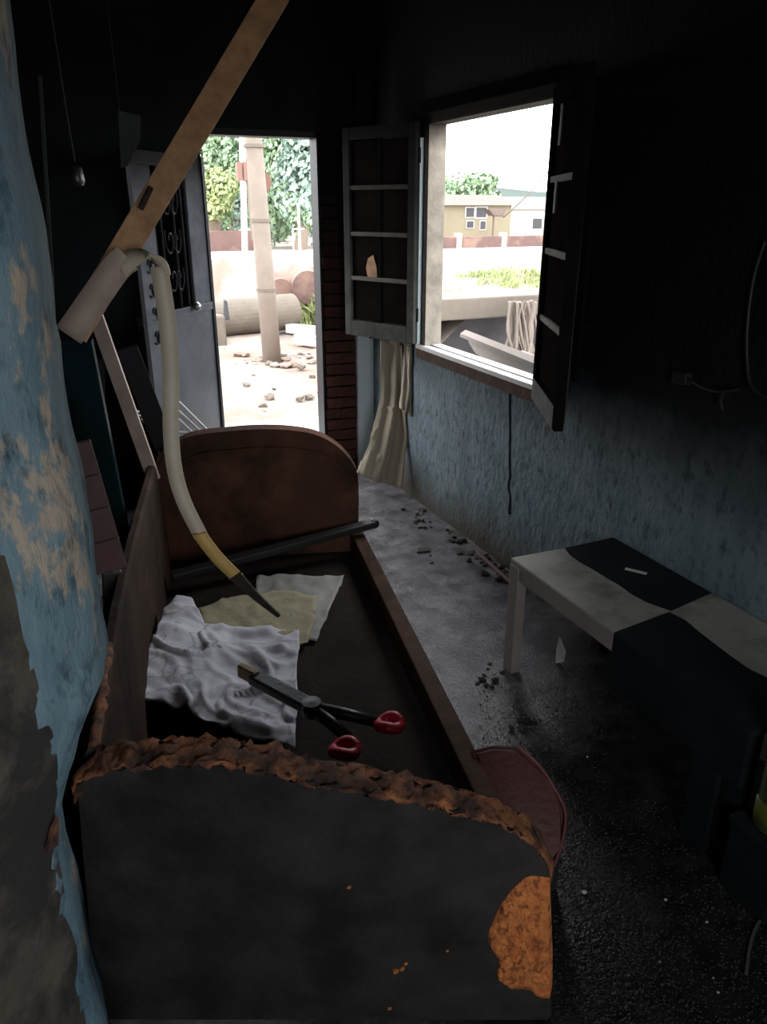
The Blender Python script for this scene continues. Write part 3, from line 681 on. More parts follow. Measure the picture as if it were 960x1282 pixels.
# ================================================================ BENCH
by1, by0 = 2.045, 1.0; bx0, bx1, bz = 1.385, 1.83, .45
bench = thing('checkered_bench', (1.6, 1.2, 0), 'low bench painted in black and dirty white checks against the blue wall', 'bench')
def wav(y, k): return .034*noise.noise(Vector((y*6, k, .5)))
xm = (bx0+bx1)/2
cuts = [2.045, 1.53, 1.0]
def edge_pts(y0, y1, n=8): return [y0+(y1-y0)*i/n for i in range(n+1)]
for c in range(2):
    y1, y0 = cuts[c], cuts[c+1]; ys = edge_pts(y1, y0)
    mid = [Vector((xm + wav(y, 1) + (.02 if c == 0 else 0)*math.sin((y-y1)*7), y, bz-.02)) for y in ys]
    xs = [0, .33, .66, 1]
    ew = lambda x, yy: yy + (0 if yy in (cuts[0], cuts[-1]) else .03*(x-xm)/.22 + .012*noise.noise(Vector((x*9, yy, 3))))
    front = [Vector((bx0, ew(bx0, y1), bz-.02))] + [Vector((m_.x, ew(m_.x, m_.y) if i in (0, 8) else m_.y, m_.z)) for i, m_ in enumerate(mid)] + [Vector((bx0, ew(bx0, y0), bz-.02))]
    back = [Vector((bx1, ew(bx1, y1), bz-.02))] + [Vector((m_.x+.001, ew(m_.x, m_.y) if i in (0, 8) else m_.y, m_.z)) for i, m_ in enumerate(mid)] + [Vector((bx1, ew(bx1, y0), bz-.02))]
    ft, bk = ('bench_white', 'bench_black') if c % 2 == 0 else ('bench_black', 'bench_white')
    for pl, mm in ((front, ft), (back, bk)):
        bm = B(); prism(bm, pl, (0, 0, .02)); o = obj('seat_panel', bm, mm, bench); o['label'] = 'white check' if mm == 'bench_white' else 'black check'
    dp = .045 if c == 0 else .15
    bm = B(); box(bm, bx0-.004, bx0+.014, ew(bx0, y0)+.001, ew(bx0, y1), bz-.02-dp, bz-.002, .003); o = obj('apron_board', bm, 'bench_pink' if ft == 'bench_white' else 'bench_black', bench); o['label'] = 'pinkish white front edge' if ft == 'bench_white' else 'black front skirt'
bm = B(); box(bm, bx0+.014, bx1, by1-.022, by1, bz-.10, bz-.02); obj('end_board', bm, 'bench_pink', bench)
for x, y, m_ in ((bx0+.012, by1-.028, 'bench_pink'), (bx1-.03, by1-.03, 'bench_black'), (bx0+.04, 1.035, 'bench_black'), (bx1-.03, 1.035, 'bench_black')):
    bm = B(); box(bm, x-.02, x+.02, y-.027, y+.027, 0.0, bz-.02, .003); o = obj('leg', bm, m_, bench)
    if m_ != 'bench_black': o['label'] = 'pinkish white far leg'
bm = B(); box(bm, bx0+.0, bx0+.016, 1.065, 1.15, .0, bz-.17, .002); obj('side_panel', bm, 'bench_black', bench)
fl = onz(796, 715, bz+.004)
bm = B(); beam(bm, fl+Vector((-.02, .03, 0)), fl+Vector((.02, -.03, 0)), .012, .005, (1, 0, 0), .001); tag(obj('paint_flake', bm, 'white'), 'small white flake lying on the black far check of the bench', 'flake')
# under the bench
bm = B(); p = onz(696, 822, 0.03)
prism(bm, [p+Vector(q) for q in ((0, 0, -.03), (.012, -.03, -.01), (.008, -.04, .04), (-.002, -.01, .09), (.0, .005, .03))], (.006, .003, 0), .001)
tag(obj('white_shard', bm, 'white'), 'thin bent white shard in the shadow under the bench', 'shard')

# ================================================================ SACK IN THE CORNER
def sack_f(u, v, p):
    fold = .022*math.sin(u*9+v*1.5)*(1-.3*v) + .012*math.sin(u*21+2) + .01*noise.noise(Vector((u*4, v*6, 0)))
    return Vector((min(p.x, WX-.012), p.y+fold, max(.012, p.z)))
sk = thing('cream_sack', (1.72, 4.0, 0), 'long cream fabric sack hanging in the corner below the far casement', 'sack')
bm = sheet([ony(478, 425, 4.02), ony(500, 428, 4.0), ony(516, 432, 3.95)], [ony(449, 593, 4.0), ony(470, 603, 3.95), ony(500, 611, 3.85)],
           [ony(478, 425, 4.02), ony(478, 500, 4.02), ony(463, 560, 4.0), ony(449, 593, 4.0)], [ony(516, 432, 3.95), ony(512, 500, 3.92), ony(506, 560, 3.88), ony(500, 611, 3.85)], 32, sack_f, .006)
obj('body', bm, 'sack', sk, True)
bm = sheet([ony(508, 428, 3.86), ony(524, 432, 3.84)], [ony(502, 512, 3.86), ony(514, 520, 3.84)], [ony(508, 428, 3.86), ony(506, 470, 3.86), ony(502, 512, 3.86)], [ony(524, 432, 3.84), ony(520, 480, 3.84), ony(514, 520, 3.84)], 14, sack_f, .006)
obj('loose_flap', bm, 'sack', sk, True)
bm = B(); tube(bm, [(1.70, 3.98, .93), (1.80, 3.92, .93)], .006, 6); beam(bm, (1.70, 3.98, .93), (1.66, 4.02, .915), .01, .01); tube(bm, [(1.80, 3.92, .93), (WX, 3.92, .93)], .005, 6); obj('hanging_cord', bm, 'black', sk)

# ================================================================ LEFT SIDE CLUTTER
def board(nm, top_, foot, wd, th, side, m_, label, cat='board', grp=None):
    bm = B(); beam(bm, foot, top_, wd, th, side, .002); return tag(obj(nm, bm, m_), label, cat, grp)
f0 = onz(215, 815, .0)
board('leaning_board', ony(92, 425, 2.5), (.135, 2.78, .012), .11, .025, (1, -.35, 0), 'teal', 'dark teal board leaning behind the couch back', 'board')
board('leaning_plank', ony(120, 395, 3.0), ony(178, 602, 2.98)+Vector((.045, 0, -.0)), .05, .02, (1, -.3, 0), 'pinkwood', 'pale pinkish plank leaning between the dark teal board and the black iron stand', 'plank')
pk = thing('leaning_slab', (.05, 2.05, 0), 'dark purplish brown jointed board leaning between the blue wall end and the couch back', 'board')
q0_, q1_ = ony(92, 555, 2.05), Vector((.075, 2.10, .25)); q1_ = ony(140, 715, 2.05)
for k in range(4):
    bm = B(); beam(bm, q0_.lerp(q1_, k/4), q0_.lerp(q1_, (k+.96)/4), .085, .02, (1, 0, 0), .003); obj('board', bm, 'purplewood', pk)
bm = B(); q2_ = Vector((-.01, 2.05, 0)); beam(bm, q1_, q2_, .05, .02, (1, 0, 0), .003); obj('foot', bm, 'black', pk)
# black metal frame
fr_ = thing('iron_stand', (.3, 3.2, 0), 'black iron stand with flat bar leaning in front of the grey door leaf', 'frame')
bm = B(); beam(bm, ony(158, 435, 3.2), ony(206, 560, 3.2), .085, .03, (1, 0, 0), .003); obj('side_bar', bm, 'iron', fr_)
bm = B(); beam(bm, ony(122, 457, 3.2), ony(165, 448, 3.2), .045, .025, (0, 0, 1), .003); obj('cross_bar', bm, 'iron', fr_)
bm = B(); beam(bm, ony(206, 560, 3.2), (.47, 3.24, .0), .05, .025, (1, 0, 0), .003); beam(bm, ony(125, 459, 3.2), (.06, 3.22, .0), .03, .02, (1, 0, 0)); obj('leg', bm, 'iron', fr_)
# wire racks
rk = thing('wire_rack', (.45, 3.55, 0), 'white wire rack seen low between the black iron stand and the couch arm', 'rack')
for i in range(9):
    p = ony(168+3.5*i, 515+5*i, 3.4); bm = B(); tube(bm, [p, p+Vector((.055, .02, -.012))], .005, 5); obj('wire', bm, 'wirewhite', rk)
for a, b in (((224, 503), (262, 541)), ((222, 513), (252, 541)), ((222, 523), (240, 541)), ((222, 541), (264, 541)), ((222, 505), (222, 541))):
    bm = B(); tube(bm, [ony(*a, 3.5), ony(*b, 3.5)], .006, 5); obj('wire', bm, 'wirewhite', rk)
bm = B(); tube(bm, [ony(166, 512, 3.4), ony(204, 562, 3.4)], .006, 6); tube(bm, [ony(222, 541, 3.5), (.47, 3.5, 0)], .006, 6); tube(bm, [ony(204, 562, 3.4), (.38, 3.4, 0)], .006, 6); tube(bm, [ony(264, 541, 3.5), (.60, 3.5, 0)], .006, 6); obj('rack_frame', bm, 'iron', rk)
# dark wall bits, upper left
lad = thing('hanging_cup', tuple(ony(97, 235, 3.0)), 'small dull silver cup hanging on a cord high on the dark left side', 'cup')
c = ony(98, 232, 3.0)
bm = B(); lathe(bm, [(0, 0), (.018, 0), (.024, .014), (.018, .055), (.014, .058), (0, .05)], c, 16); obj('bowl', bm, 'shiny_dim', lad, True)
bm = B(); tube(bm, [c+Vector((0, 0, .075)), c+Vector((-.005, 0, .22)), (c.x-.02, 3.0, CZ)], .0025, 5); obj('cord', bm, 'rag', lad)
bm = B(); prism(bm, [ony(148, 138, 3.05), ony(176, 145, 3.05), ony(176, 175, 3.05), ony(160, 208, 3.05), ony(151, 210, 3.05)], (0, .006, 0), .001); tube(bm, [ony(150, 140, 3.053), (ony(150, 140, 3.053).x, 3.053, CZ)], .0015, 4)
tag(obj('hanging_rag', bm, 'rag'), 'grey rag hanging high in the dark beside the batten', 'rag')
bm = B(); beam(bm, ony(50, 95, 2.9), ony(66, 362, 2.9), .012, .012, (1, 0, 0)); beam(bm, ony(66, 362, 2.9), (LX, 2.9, ony(66, 362, 2.9).z), .012, .012); tag(obj('conduit', bm, 'rag'), 'thin pale upright pipe on the dark wall just right of the blue wall end', 'pipe')

# ================================================================ RIGHT WALL FITTINGS, FLOOR LITTER
bm = B(); tube(bm, spline([onx(958, 300, WX-.008), onx(944, 345, WX-.008), onx(936, 400, WX-.01), onx(935, 450, WX-.012), onx(942, 485, WX-.02), onx(975, 505, WX-.02)], 6), .006, 6)
tag(obj('power_cable', bm, 'black', None, True), 'black cable hanging down the dark wall above the bench', 'cable')
br = thing('wall_bracket', tuple(onx(855, 470, WX)), 'small black bracket with bent wire on the dark wall above the bench', 'bracket')
p = onx(858, 472, WX)
bm = B(); box(bm, WX-.03, WX, p.y-.03, p.y+.03, p.z-.02, p.z+.02, .004); obj('plate', bm, 'black', br)
bm = B(); tube(bm, spline([onx(862, 475, WX-.02), onx(885, 487, WX-.03), onx(905, 490, WX-.03), onx(925, 487, WX-.02)], 5), .005, 6); tube(bm, spline([onx(908, 488, WX-.03), onx(902, 500, WX-.03), onx(904, 513, WX-.02)], 5), .005, 6); obj('bent_wire', bm, 'black', br)
# yellow-green container at the right edge
J = Vector((1.42, .915, 0))
cr = thing('black_crate', tuple(J), 'small black box on the floor at the near end of the bench', 'box')
bm = B(); box(bm, J.x-.06, J.x+.14, J.y-.07, J.y+.07, 0, .20, .004); obj('body', bm, 'bench_black', cr)
bm = B(); box(bm, J.x-.065, J.x+.145, J.y-.075, J.y+.075, .20, .22, .003); obj('lid', bm, 'bench_black', cr)
J2 = J + Vector((0, 0, .22)); jug = thing('plastic_bottle', tuple(J2), 'tall green bottle with a yellow band standing on the small black box', 'bottle')
bm = B(); lathe(bm, [(0, 0), (.044, 0), (.05, .012), (.05, .20), (.042, .27), (.02, .34), (.018, .37), (0, .37)], J2, 24); obj('body', bm, 'green', jug, True)
bm = B(); lathe(bm, [(.0505, .03), (.052, .031), (.052, .085), (.0505, .086)], J2, 24); obj('band', bm, 'yellow', jug, True)['label'] = 'yellow green band'
bm = B(); lathe(bm, [(0, .37), (.022, .37), (.022, .39), (0, .392)], J2, 16); obj('cap', bm, 'black', jug, True)
# wire hoop
hp = [onz(u, v, .006) for u, v in ((985, 1130), (962, 1142), (946, 1162), (938, 1190), (934, 1220))]
bm = B(); tube(bm, spline(hp, 6), .0035, 6); tag(obj('bent_wire', bm, 'rag', None, True), 'bent grey wire lying on the dark floor at bottom right', 'wire')
# stick along the wall foot
bm = B(); a, b = onz(596, 690, .02), onz(648, 737, .02); beam(bm, a, b, .014, .012, (1, 0, 0), .002); tag(obj('stick', bm, 'stick'), 'pinkish stick lying along the wall foot up to the bench', 'stick')
def clod(c, r, seed, flat=.55):
    bm = B(); bmesh.ops.create_icosphere(bm, subdivisions=1, radius=r)
    for v in bm.verts: v.co = Vector((v.co.x*(1+.3*math.sin(seed)), v.co.y, v.co.z*flat)) + nv(v.co*20+Vector((seed, 0, 0)), 1.3, r*.5)
    z0 = min(v.co.z for v in bm.verts); bmesh.ops.translate(bm, verts=bm.verts, vec=Vector(c)-Vector((0, 0, z0))); return bm
def merge(dst, src):
    me = bpy.data.meshes.new('tmp'); src.to_mesh(me); src.free(); dst.from_mesh(me); bpy.data.meshes.remove(me)
bm = B()
for k in range(150):
    u = rnd.uniform(560, 660); v = 640 + (u-540)*.80 + rnd.gauss(0, 10)
    p = onz(u, v, 0)
    if p.x < WX-.03: merge(bm, clod((p.x, p.y, -.002), rnd.uniform(.006, .022), k))
for k in range(60):
    u, v = rnd.choice(((525, 657, 9), (538, 692, 10), (655, 905, 18), (610, 850, 22), (520, 640, 12)))[:2] ; p = onz(u+rnd.gauss(0, 9), v+rnd.gauss(0, 6), 0); merge(bm, clod((p.x, p.y, -.002), rnd.uniform(.004, .014), k*3))
tag(obj('burnt_debris', bm, 'debris'), 'heap of black burnt crumbs along the foot of the blue wall', 'debris', kind='stuff')
bm = B()
for k in range(3800):
    if k < 3000: u, v = rnd.uniform(690, 960), rnd.uniform(1000, 1300)
    else: u, v = rnd.uniform(600, 760), rnd.uniform(860, 1000)
    p = onz(u, v, 0); r_ = rnd.uniform(.0015, .0045)
    if p.x < bx0+.3 and p.x > .82:
        a = rnd.uniform(0, 6.3); q = [Vector((p.x+math.cos(a+i*2.1)*r_, p.y+math.sin(a+i*2.1)*r_, .001)) for i in range(3)]
        tpt = bm.verts.new((p.x, p.y, .001+r_)); vs = [bm.verts.new(x) for x in q]
        for i in range(3): bm.faces.new((vs[i], vs[(i+1) % 3], tpt))
        bm.faces.new(vs[::-1])
tag(obj('ash_grit', bm, 'debris'), 'fine wet black grit scattered on the floor beside the couch', 'grit', kind='stuff')
for k, (u, v, r_) in enumerate(((731, 1118, .007), (833, 1127, .004), (885, 1155, .0035), (899, 1243, .003), (826, 1205, .003), (735, 948, .004), (893, 1225, .003))):
    tag(obj('white_chip', clod(tuple(onz(u, v, 0.0)), r_, k*7), 'white'), 'tiny white chip of rubble on the dark wet floor', 'chip', 'white chips on the floor')
for u, v, rr_ in ((665, 912, .03), (640, 905, .022), (527, 690, .03), (600, 800, .025)):
    pass
bm = B(); p = onz(528, 690, .0); prism(bm, [p+Vector(q) for q in ((-.04, -.02, .004), (.03, -.03, .004), (.05, .01, .004), (.0, .03, .004))], (0, 0, .006), .001); tag(obj('burnt_scrap', bm, 'debris'), 'flat black burnt scrap on the floor between couch and wall', 'scrap')

# ================================================================ OUTDOORS
GZ = -.3
bm = B(); grid_wall(bm, (-30, 4.57, GZ), (30+1.0+2.2, 0, 0), (0, 34, 0), 80, 90, .06, .5); box(bm, -40, 60, 4.57, 90, GZ-.6, GZ-.12); box(bm, 1.97, 60, -14, 4.57, GZ-.6, GZ-.12); box(bm, -40, 1.97, -14, -1.43, GZ-.6, GZ-.12)
struct('ground', bm, 'earth', 'pale pinkish earth yard outside', smooth=False)
bm = B(); prism(bm, [(-2, 4.57, GZ+.05), (3.2, 4.57, GZ+.05), (3.2, 5.9, GZ+.03), (-2, 6.6, GZ+.03)], (0, 0, .2), .01); struct('trim_2', bm, 'paving', 'pale paved apron outside the doorway')
bm = B(); prism(bm, [(-30, 20.5, GZ+.02), (60, 17.5, GZ+.02), (60, 33, GZ+.02), (-30, 36, GZ+.02)], (0, 0, .1)); struct('road', bm, 'road', 'pale dusty road beyond the yard')
# scattered stones in the yard
for k in range(16):
    u, v = rnd.uniform(275, 405), rnd.uniform(455, 520); p = onz(u, v, GZ)
    if p.y > 5.9: tag(obj('stone', clod(tuple(p+Vector((0, 0, -.01))), rnd.uniform(.02, .07), k*2.3), 'concrete'), 'small grey stone lying on the yard earth', 'stone', 'stones in the yard')
# utility pole
pb = onz(341, 452, GZ); pole = thing('utility_pole', tuple(pb), 'thick pale concrete pole standing in the yard outside the doorway', 'pole')
bm = B(); pt = ony(316, 160, pb.y); ptt = pb+(pt-pb)*1.5; tube(bm, [pb-Vector((0, 0, .1)), pb.lerp(ptt, .3), pb.lerp(ptt, .6), ptt], [.125, .115, .105, .09], 14); obj('shaft', bm, 'pole', pole, True)
for f in (.22, .42, .62):
    q = pb.lerp(ptt, f); bm = B(); lathe(bm, [(.11, -.02), (.128, -.018), (.128, .018), (.11, .02)], q, 14); obj('band', bm, 'concrete', pole)
bm = B()
for k in range(46):
    a = rnd.uniform(0, 6.28); r_ = rnd.uniform(.15, .75); merge(bm, clod((pb.x+math.cos(a)*r_, pb.y+math.sin(a)*r_*.8, GZ-.02), rnd.uniform(.03, .08), k, .35))
tag(obj('soil_heap', bm, 'earth'), 'low heap of reddish soil clods around the foot of the thick pole', 'soil', kind='stuff')
# slim white post with boards
sp = onz(307, 345, GZ); slim = thing('slim_post', tuple(sp), 'slim white post with brown boxes standing left of the thick pole', 'post')
bm = B(); tube(bm, [sp-Vector((0, 0, .1)), ony(303, 170, sp.y), ony(302, 110, sp.y)], .09, 10); obj('shaft', bm, 'housewhite', slim, True)
for u in (299, 307):
    bm = B(); a = ony(u-2.2, 226, sp.y-.2); b = ony(u+2.2, 203, sp.y-.2); box(bm, a.x, b.x, sp.y-.3, sp.y-.1, a.z, b.z, .01); obj('box', bm, 'brownbox', slim)
bm = B(); tube(bm, [ony(309, 225, sp.y-.1), ony(312, 262, sp.y-.1), ony(316, 300, sp.y-.1)], .03, 6); obj('cable', bm, 'concrete', slim)
bm = B(); a = ony(327, 240, pb.y+.1); prism(bm, [ony(326, 214, pb.y+.1), ony(337, 218, pb.y+.1), ony(341, 228, pb.y+.1), ony(336, 241, pb.y+.1), ony(329, 240, pb.y+.1)], (0, .12, 0), .01); obj('hanging_box', bm, 'brownbox', pole)['label'] = 'rusty brown box fixed to the pole'
# concrete pipes lying in the yard
def pipe(nm, p0, p1, r_, label, m_='concrete', grp='concrete pipes'):
    d = (p1-p0).normalized(); L = (p1-p0).length; q = d.to_track_quat('Z', 'Y').to_matrix().to_4x4(); bm = B()
    lathe(bm, [(r_*.8, 0), (r_, 0), (r_, L), (r_*.8, L), (r_*.8, 0.001)], p0, 28, mtx=q)
    return tag(obj(nm, bm, m_, None, False), label, 'pipe')
y0 = 12.2
A = ony(253, 420, 11.9); Bp = ony(368, 407, 12.6)
r_ = .29
pipe('concrete_pipe', Vector((A.x-.3, 12.0, GZ+r_)), Vector((Bp.x-.05, 12.5, GZ+r_)), r_, 'wide pale concrete pipe lying behind the thick pole')
s1 = ony(276, 400, 11.4); bm = B()
prism(bm, [Vector((s1.x-.75, 11.3, GZ-.05)), Vector((s1.x+.05, 11.3, GZ-.05)), Vector((s1.x+.05, 11.3, .12)), Vector((s1.x-.3, 11.3, .16)), Vector((s1.x-.75, 11.3, .10))], (0, .35, 0), .02); tag(obj('concrete_block', bm, 'concrete'), 'pale concrete block lying before the left end of the wide pipe', 'block')
bm = B(); a = Vector((s1.x+.06, 11.45, 0)); prism(bm, [a+Vector((0, 0, .05)), a+Vector((.09, 0, .05)), a+Vector((.07, 0, .32)), a+Vector((.03, 0, .34))], (0, .06, 0)); tag(obj('dark_slot_board', bm, 'dark'), 'small dark upright board between the block and the wide pipe', 'board')
# earth bank to the right with further pipes in it
bm = B(); nx, ny = 44, 40; g = []
for j in range(ny+1):
    row = []
    for i in range(nx+1):
        x = 2.4+i*.35; y = 6.6 + j*.34
        left = 2.95 + max(0, (y-7.5))*.25 if y < 12.6 else 4.22-(y-12.6)*1.1
        h = GZ-.05 + (1.02+.1*noise.noise(Vector((x, y, 0))))*max(0, min(1, (x-left)/.7))*max(0, min(1, (20-y)/4.5))
        row.append(bm.verts.new((x, y, h + .05*noise.fractal(Vector((x*1.5, y*1.5, 0)), 1, 2, 3))))
    g.append(row)
for j in range(ny):
    for i in range(nx): bm.faces.new((g[j][i], g[j][i+1], g[j+1][i+1], g[j+1][i]))
struct('earth_bank', bm, 'earth', 'low earth bank beside the yard', smooth=True)
for (u, v, yy, rr_, lb) in ((352, 364, 13.05, .20, 'smaller round pipe mouth showing in the bank right of the thick pole'), (386, 360, 12.66, .27, 'larger round pipe mouth showing in the bank near the right door edge')):
    p = ony(u, v, yy); pp_ = pipe('drain_pipe', p, p+Vector((.25, 1.0, .0)), rr_, lb, 'redwall')
    bm = B(); lathe(bm, [(0, 0), (rr_*.79, 0), (rr_*.79, .02), (0, .02)], p+Vector((.015, .06, 0)), 24, mtx=Vector((.25, 1.0, 0)).to_track_quat('Z', 'Y').to_matrix().to_4x4()); obj('silted_mouth', bm, 'redwall', pp_)
# kerb pieces at the right of the yard
for k, (u, v) in enumerate(((376, 405), (390, 418), (403, 432))):
    p = onz(u, v, GZ); bm = B(); beam(bm, p+Vector((-.28, .35, .06)), p+Vector((.28, -.45, .06)), .16, .14, (1, 0, 0), .01); tag(obj('kerb_block', bm, 'housewhite'), ('far' if k == 0 else 'middle' if k == 1 else 'near') + ' pale kerb block of three at the right of the yard', 'kerb', 'kerb blocks')
# concrete slab bridge seen through the window
SYY = 6.5; s0, s1 = ony(540, 376, SYY), ony(715, 366, SYY)
br2 = thing('concrete_slab', (3.9, 6.5, GZ), 'broad concrete slab over a dark opening seen through the window', 'slab')
bm = B(); box(bm, 2.95, 6.4, 6.5, 7.1, .60, .80, .015); obj('deck', bm, 'concrete', br2)
bm = B(); box(bm, 2.98, 3.2, 6.6, 7.05, GZ-.1, .6, .01); box(bm, 5.6, 6.3, 6.6, 7.05, GZ-.1, .6, .01); obj('support', bm, 'void_shade', br2)
bm = B(); box(bm, 3.2, 5.6, 6.98, 7.05, GZ-.1, .6); obj('back_wall', bm, 'void_shade', br2)
bm = B(); box(bm, 2.3, 6.4, 4.7, 6.6, GZ-.13, GZ+.02); struct('trim_3', bm, 'void_shade')
# earthy root pillar at the right of the slab
bm = B(); pr = ony(652, 400, 6.2)
for k in range(22):
    a = Vector((pr.x+rnd.uniform(-.12, .16), 6.2+rnd.uniform(-.08, .08), .78)); b = Vector((pr.x+rnd.uniform(-.12, .2), 6.2+rnd.uniform(-.12, .1), GZ)); mid_ = a.lerp(b, .5)+Vector((rnd.uniform(-.08, .08), 0, 0))
    m2 = a.lerp(b, .25)+Vector((rnd.uniform(-.06, .06), 0, 0)); m3 = a.lerp(b, .75)+Vector((rnd.uniform(-.08, .08), 0, 0)); tube(bm, spline([a, m2, mid_, m3, b], 4), rnd.uniform(.006, .02), 6)
tag(obj('hanging_roots', bm, 'pole'), 'pale tangled roots hanging at the right end of the slab', 'roots', kind='stuff')
# ogee fibre-cement trough just outside the window
c0, c1 = onx(574, 432, 2.75), onx(700, 480, 2.35)
prof = [(-.16, .085), (-.135, .10), (-.115, .085), (-.10, .05), (-.07, .01), (-.02, -.02), (.04, -.03), (.10, -.02), (.15, .0), (.15, -.015), (.10, -.037), (.04, -.047), (-.03, -.037), (-.085, -.002), (-.115, .04), (-.125, .065), (-.14, .08), (-.16, .07)]
q0, q1 = Vector((2.72, 4.42, .70)), Vector((2.34, 2.3, .74))
dd = (q1-q0).normalized(); sd = Vector((dd.y, -dd.x, 0)).normalized()
if sd.x > 0: sd = -sd
bm = B(); prism(bm, [q0 + sd*a + Vector((0, 0, b)) for a, b in [(-x*1.45, y*1.5) for x, y in prof]], q1-q0)
gut = thing('roofing_gutter', (2.6, 3.4, GZ), 'pale moulded trough propped just outside the window', 'trough')
gut_o = obj('channel', bm, 'transl', gut)
for t_ in (.1, .85):
    q = q0.lerp(q1, t_); bm = B(); box(bm, q.x-.06, q.x+.06, q.y-.06, q.y+.06, GZ-.1, q.z-.06, .005); obj('prop', bm, 'concrete', gut)

# weeds (grass tufts) and leaf crowns
def tuft(bm, c, n, h, sp_):
    for _ in range(n):
        a = rnd.uniform(0, 6.28); r_ = rnd.uniform(0, sp_); b = Vector(c)+Vector((math.cos(a)*r_, math.sin(a)*r_, 0)); t = b+Vector((rnd.gauss(0, h*.35), rnd.gauss(0, h*.35), h*rnd.uniform(.5, 1))); s = Vector((rnd.uniform(-1, 1), rnd.uniform(-1, 1), 0)).normalized()*h*.07
        m_ = b.lerp(t, .55)+Vector((0, 0, h*.12))
        v = [bm.verts.new(x) for x in (b-s, b+s, m_+s*1.3, t, m_-s*1.3)]; bm.faces.new(v)
bm = B()
def bank_z(x, y): 
    left = 2.95 + max(0, (y-7.5))*.25 if y < 12.6 else 4.22-(y-12.6)*1.1
    return GZ-.05 + (1.02+.1*noise.noise(Vector((x, y, 0))))*max(0, min(1, (x-left)/.7))*max(0, min(1, (20-y)/4.5))
for _ in range(800):
    x, y = rnd.uniform(3.9, 9), rnd.uniform(7.3, 11.5)
    if noise.noise(Vector((x*.5, y*.5, 1))) > -.05: tuft(bm, (x, y, bank_z(x, y)), 16, rnd.uniform(.05, .13), .18)
tag(obj('bank_weeds', bm, 'leafb'), 'yellow green weeds growing on the bank seen through the window', 'weeds', kind='stuff')
bm = B()
for _ in range(36):
    p = ony(rnd.uniform(378, 408), rnd.uniform(374, 396), 12.7); x, y = p.x, p.y; tuft(bm, (x, y, bank_z(x, y)), 16, rnd.uniform(.15, .3), .2)
tag(obj('door_weeds', bm, 'leafb'), 'yellow green weeds beside the pipe mouths seen through the doorway', 'weeds', kind='stuff')

def leaves(bm, c, rx, ry, rz, n, ls, seed):
    r = random.Random(seed)
    lumps = [(Vector((r.uniform(-.6, .6)*rx, r.uniform(-.5, .5)*ry, r.uniform(-.6, .6)*rz)), r.uniform(.35, .6)) for _ in range(16)]
    for _ in range(n):
        l, s = r.choice(lumps); d = Vector((r.gauss(0, 1), r.gauss(0, 1), r.gauss(0, 1))).normalized()
        p = Vector(c) + l + Vector((d.x*rx, d.y*ry, d.z*rz))*s*r.uniform(.75, 1)
        n_ = (d+Vector((r.uniform(-.6, .6), r.uniform(-.6, .6), r.uniform(-.2, .9)))).normalized(); a = n_.orthogonal().normalized(); b = n_.cross(a); q = ls*r.uniform(.6, 1.3)
        bm.faces.new([bm.verts.new(p+x) for x in (a*q, b*q*.6, -a*q, -b*q*.6)])
def tree(x, y, h, rx, rz, m_, label, n=2600, ls=.26, grp='trees beyond the road', z0=GZ):
    t = thing('tree', (x, y, z0), label, 'tree', grp)
    bm = B(); tube(bm, spline([(x, y, z0-.2), (x+.2, y, z0+(h-rz)*.6), (x-.1, y, z0+h-rz)], 4), [.3]*5+[.22]*4, 8); 
    for k in range(5): a = k*1.3; tube(bm, [(x, y, z0+h-rz*1.6), (x+math.cos(a)*rx*.5, y+math.sin(a)*rx*.4, z0+h-rz*.7)], .1, 6)
    obj('trunk', bm, 'bark', t, True)
    bm = B(); leaves(bm, (x, y, z0+h-rz), rx, rx*.8, rz, n, ls, int(x*7+y)); obj('crown', bm, m_, t)
    return t
def az(u, y): return ony(u, 260, y).x
tree(az(375, 42), 42, 9.5, 3.6, 4.7, 'leafa', 'tall soft green tree filling the right of the doorway', 11000, .17)
tree(az(345, 50), 50, 7.6, 2.2, 3.8, 'leafc', 'blue green tree just right of the thick pole', 5000, .17)
tree(az(405, 35), 35, 7.0, 2.2, 3.4, 'leafc', 'blue green tree at the right door edge', 5000, .17)
tree(az(262, 42), 42, 9.0, 2.1, 4.4, 'leafa', 'soft green tall tree filling the left of the doorway', 8000, .17)
tree(az(290, 55), 55, 6.6, 1.9, 3.2, 'leafc', 'blue green tree left of the slim white post', 4500, .17)
tree(az(262, 37.4), 37.4, 3.6, 1.5, 1.2, 'leafb', 'low bright yellow green tree above the brick wall', 3000, .12)
tree(az(372, 34.6), 34.6, 2.6, .8, .9, 'leafa', 'small green bush tree low in the right of the doorway', 800, .12)
# red-brown boundary walls
def wallseg(nm, xa, ya, xb, yb, h, label):
    bm = B(); d = Vector((xb-xa, yb-ya, 0)).normalized(); n = Vector((-d.y, d.x, 0)); prism(bm, [(xa, ya, GZ-.2), (xb, yb, GZ-.2), (xb, yb, GZ+h), (xa, ya, GZ+h)], n*.25)
    return tag(obj(nm, bm, 'redwall'), label, 'wall')
a0 = az(240, 35)
wallseg('boundary_wall', a0, 35, az(318, 35), 35, .95, 'red brown brick wall across the road seen left in the doorway')
x0w = az(548, 33); x1w = az(720, 30)
bw = thing('boundary_wall', ((x0w+x1w)/2, 31, GZ), 'long red brown wall with white pillars across the road seen through the window', 'wall')
for i, (ua, ub) in enumerate(((530, 573), (579, 630), (636, 690), (696, 760))):
    bm = B(); p0, p1 = Vector((az(ua, 33), 33, GZ)), Vector((az(ub, 33), 33, GZ)); box(bm, p0.x, p1.x, 33, 33.25, GZ-.1, GZ+.62); obj('wall_panel', bm, 'redwall', bw)
    bm = B(); q = az(ub+3, 33); box(bm, q-.12, q+.12, 32.95, 33.3, GZ-.1, GZ+.78); obj('pillar', bm, 'housewhite', bw)
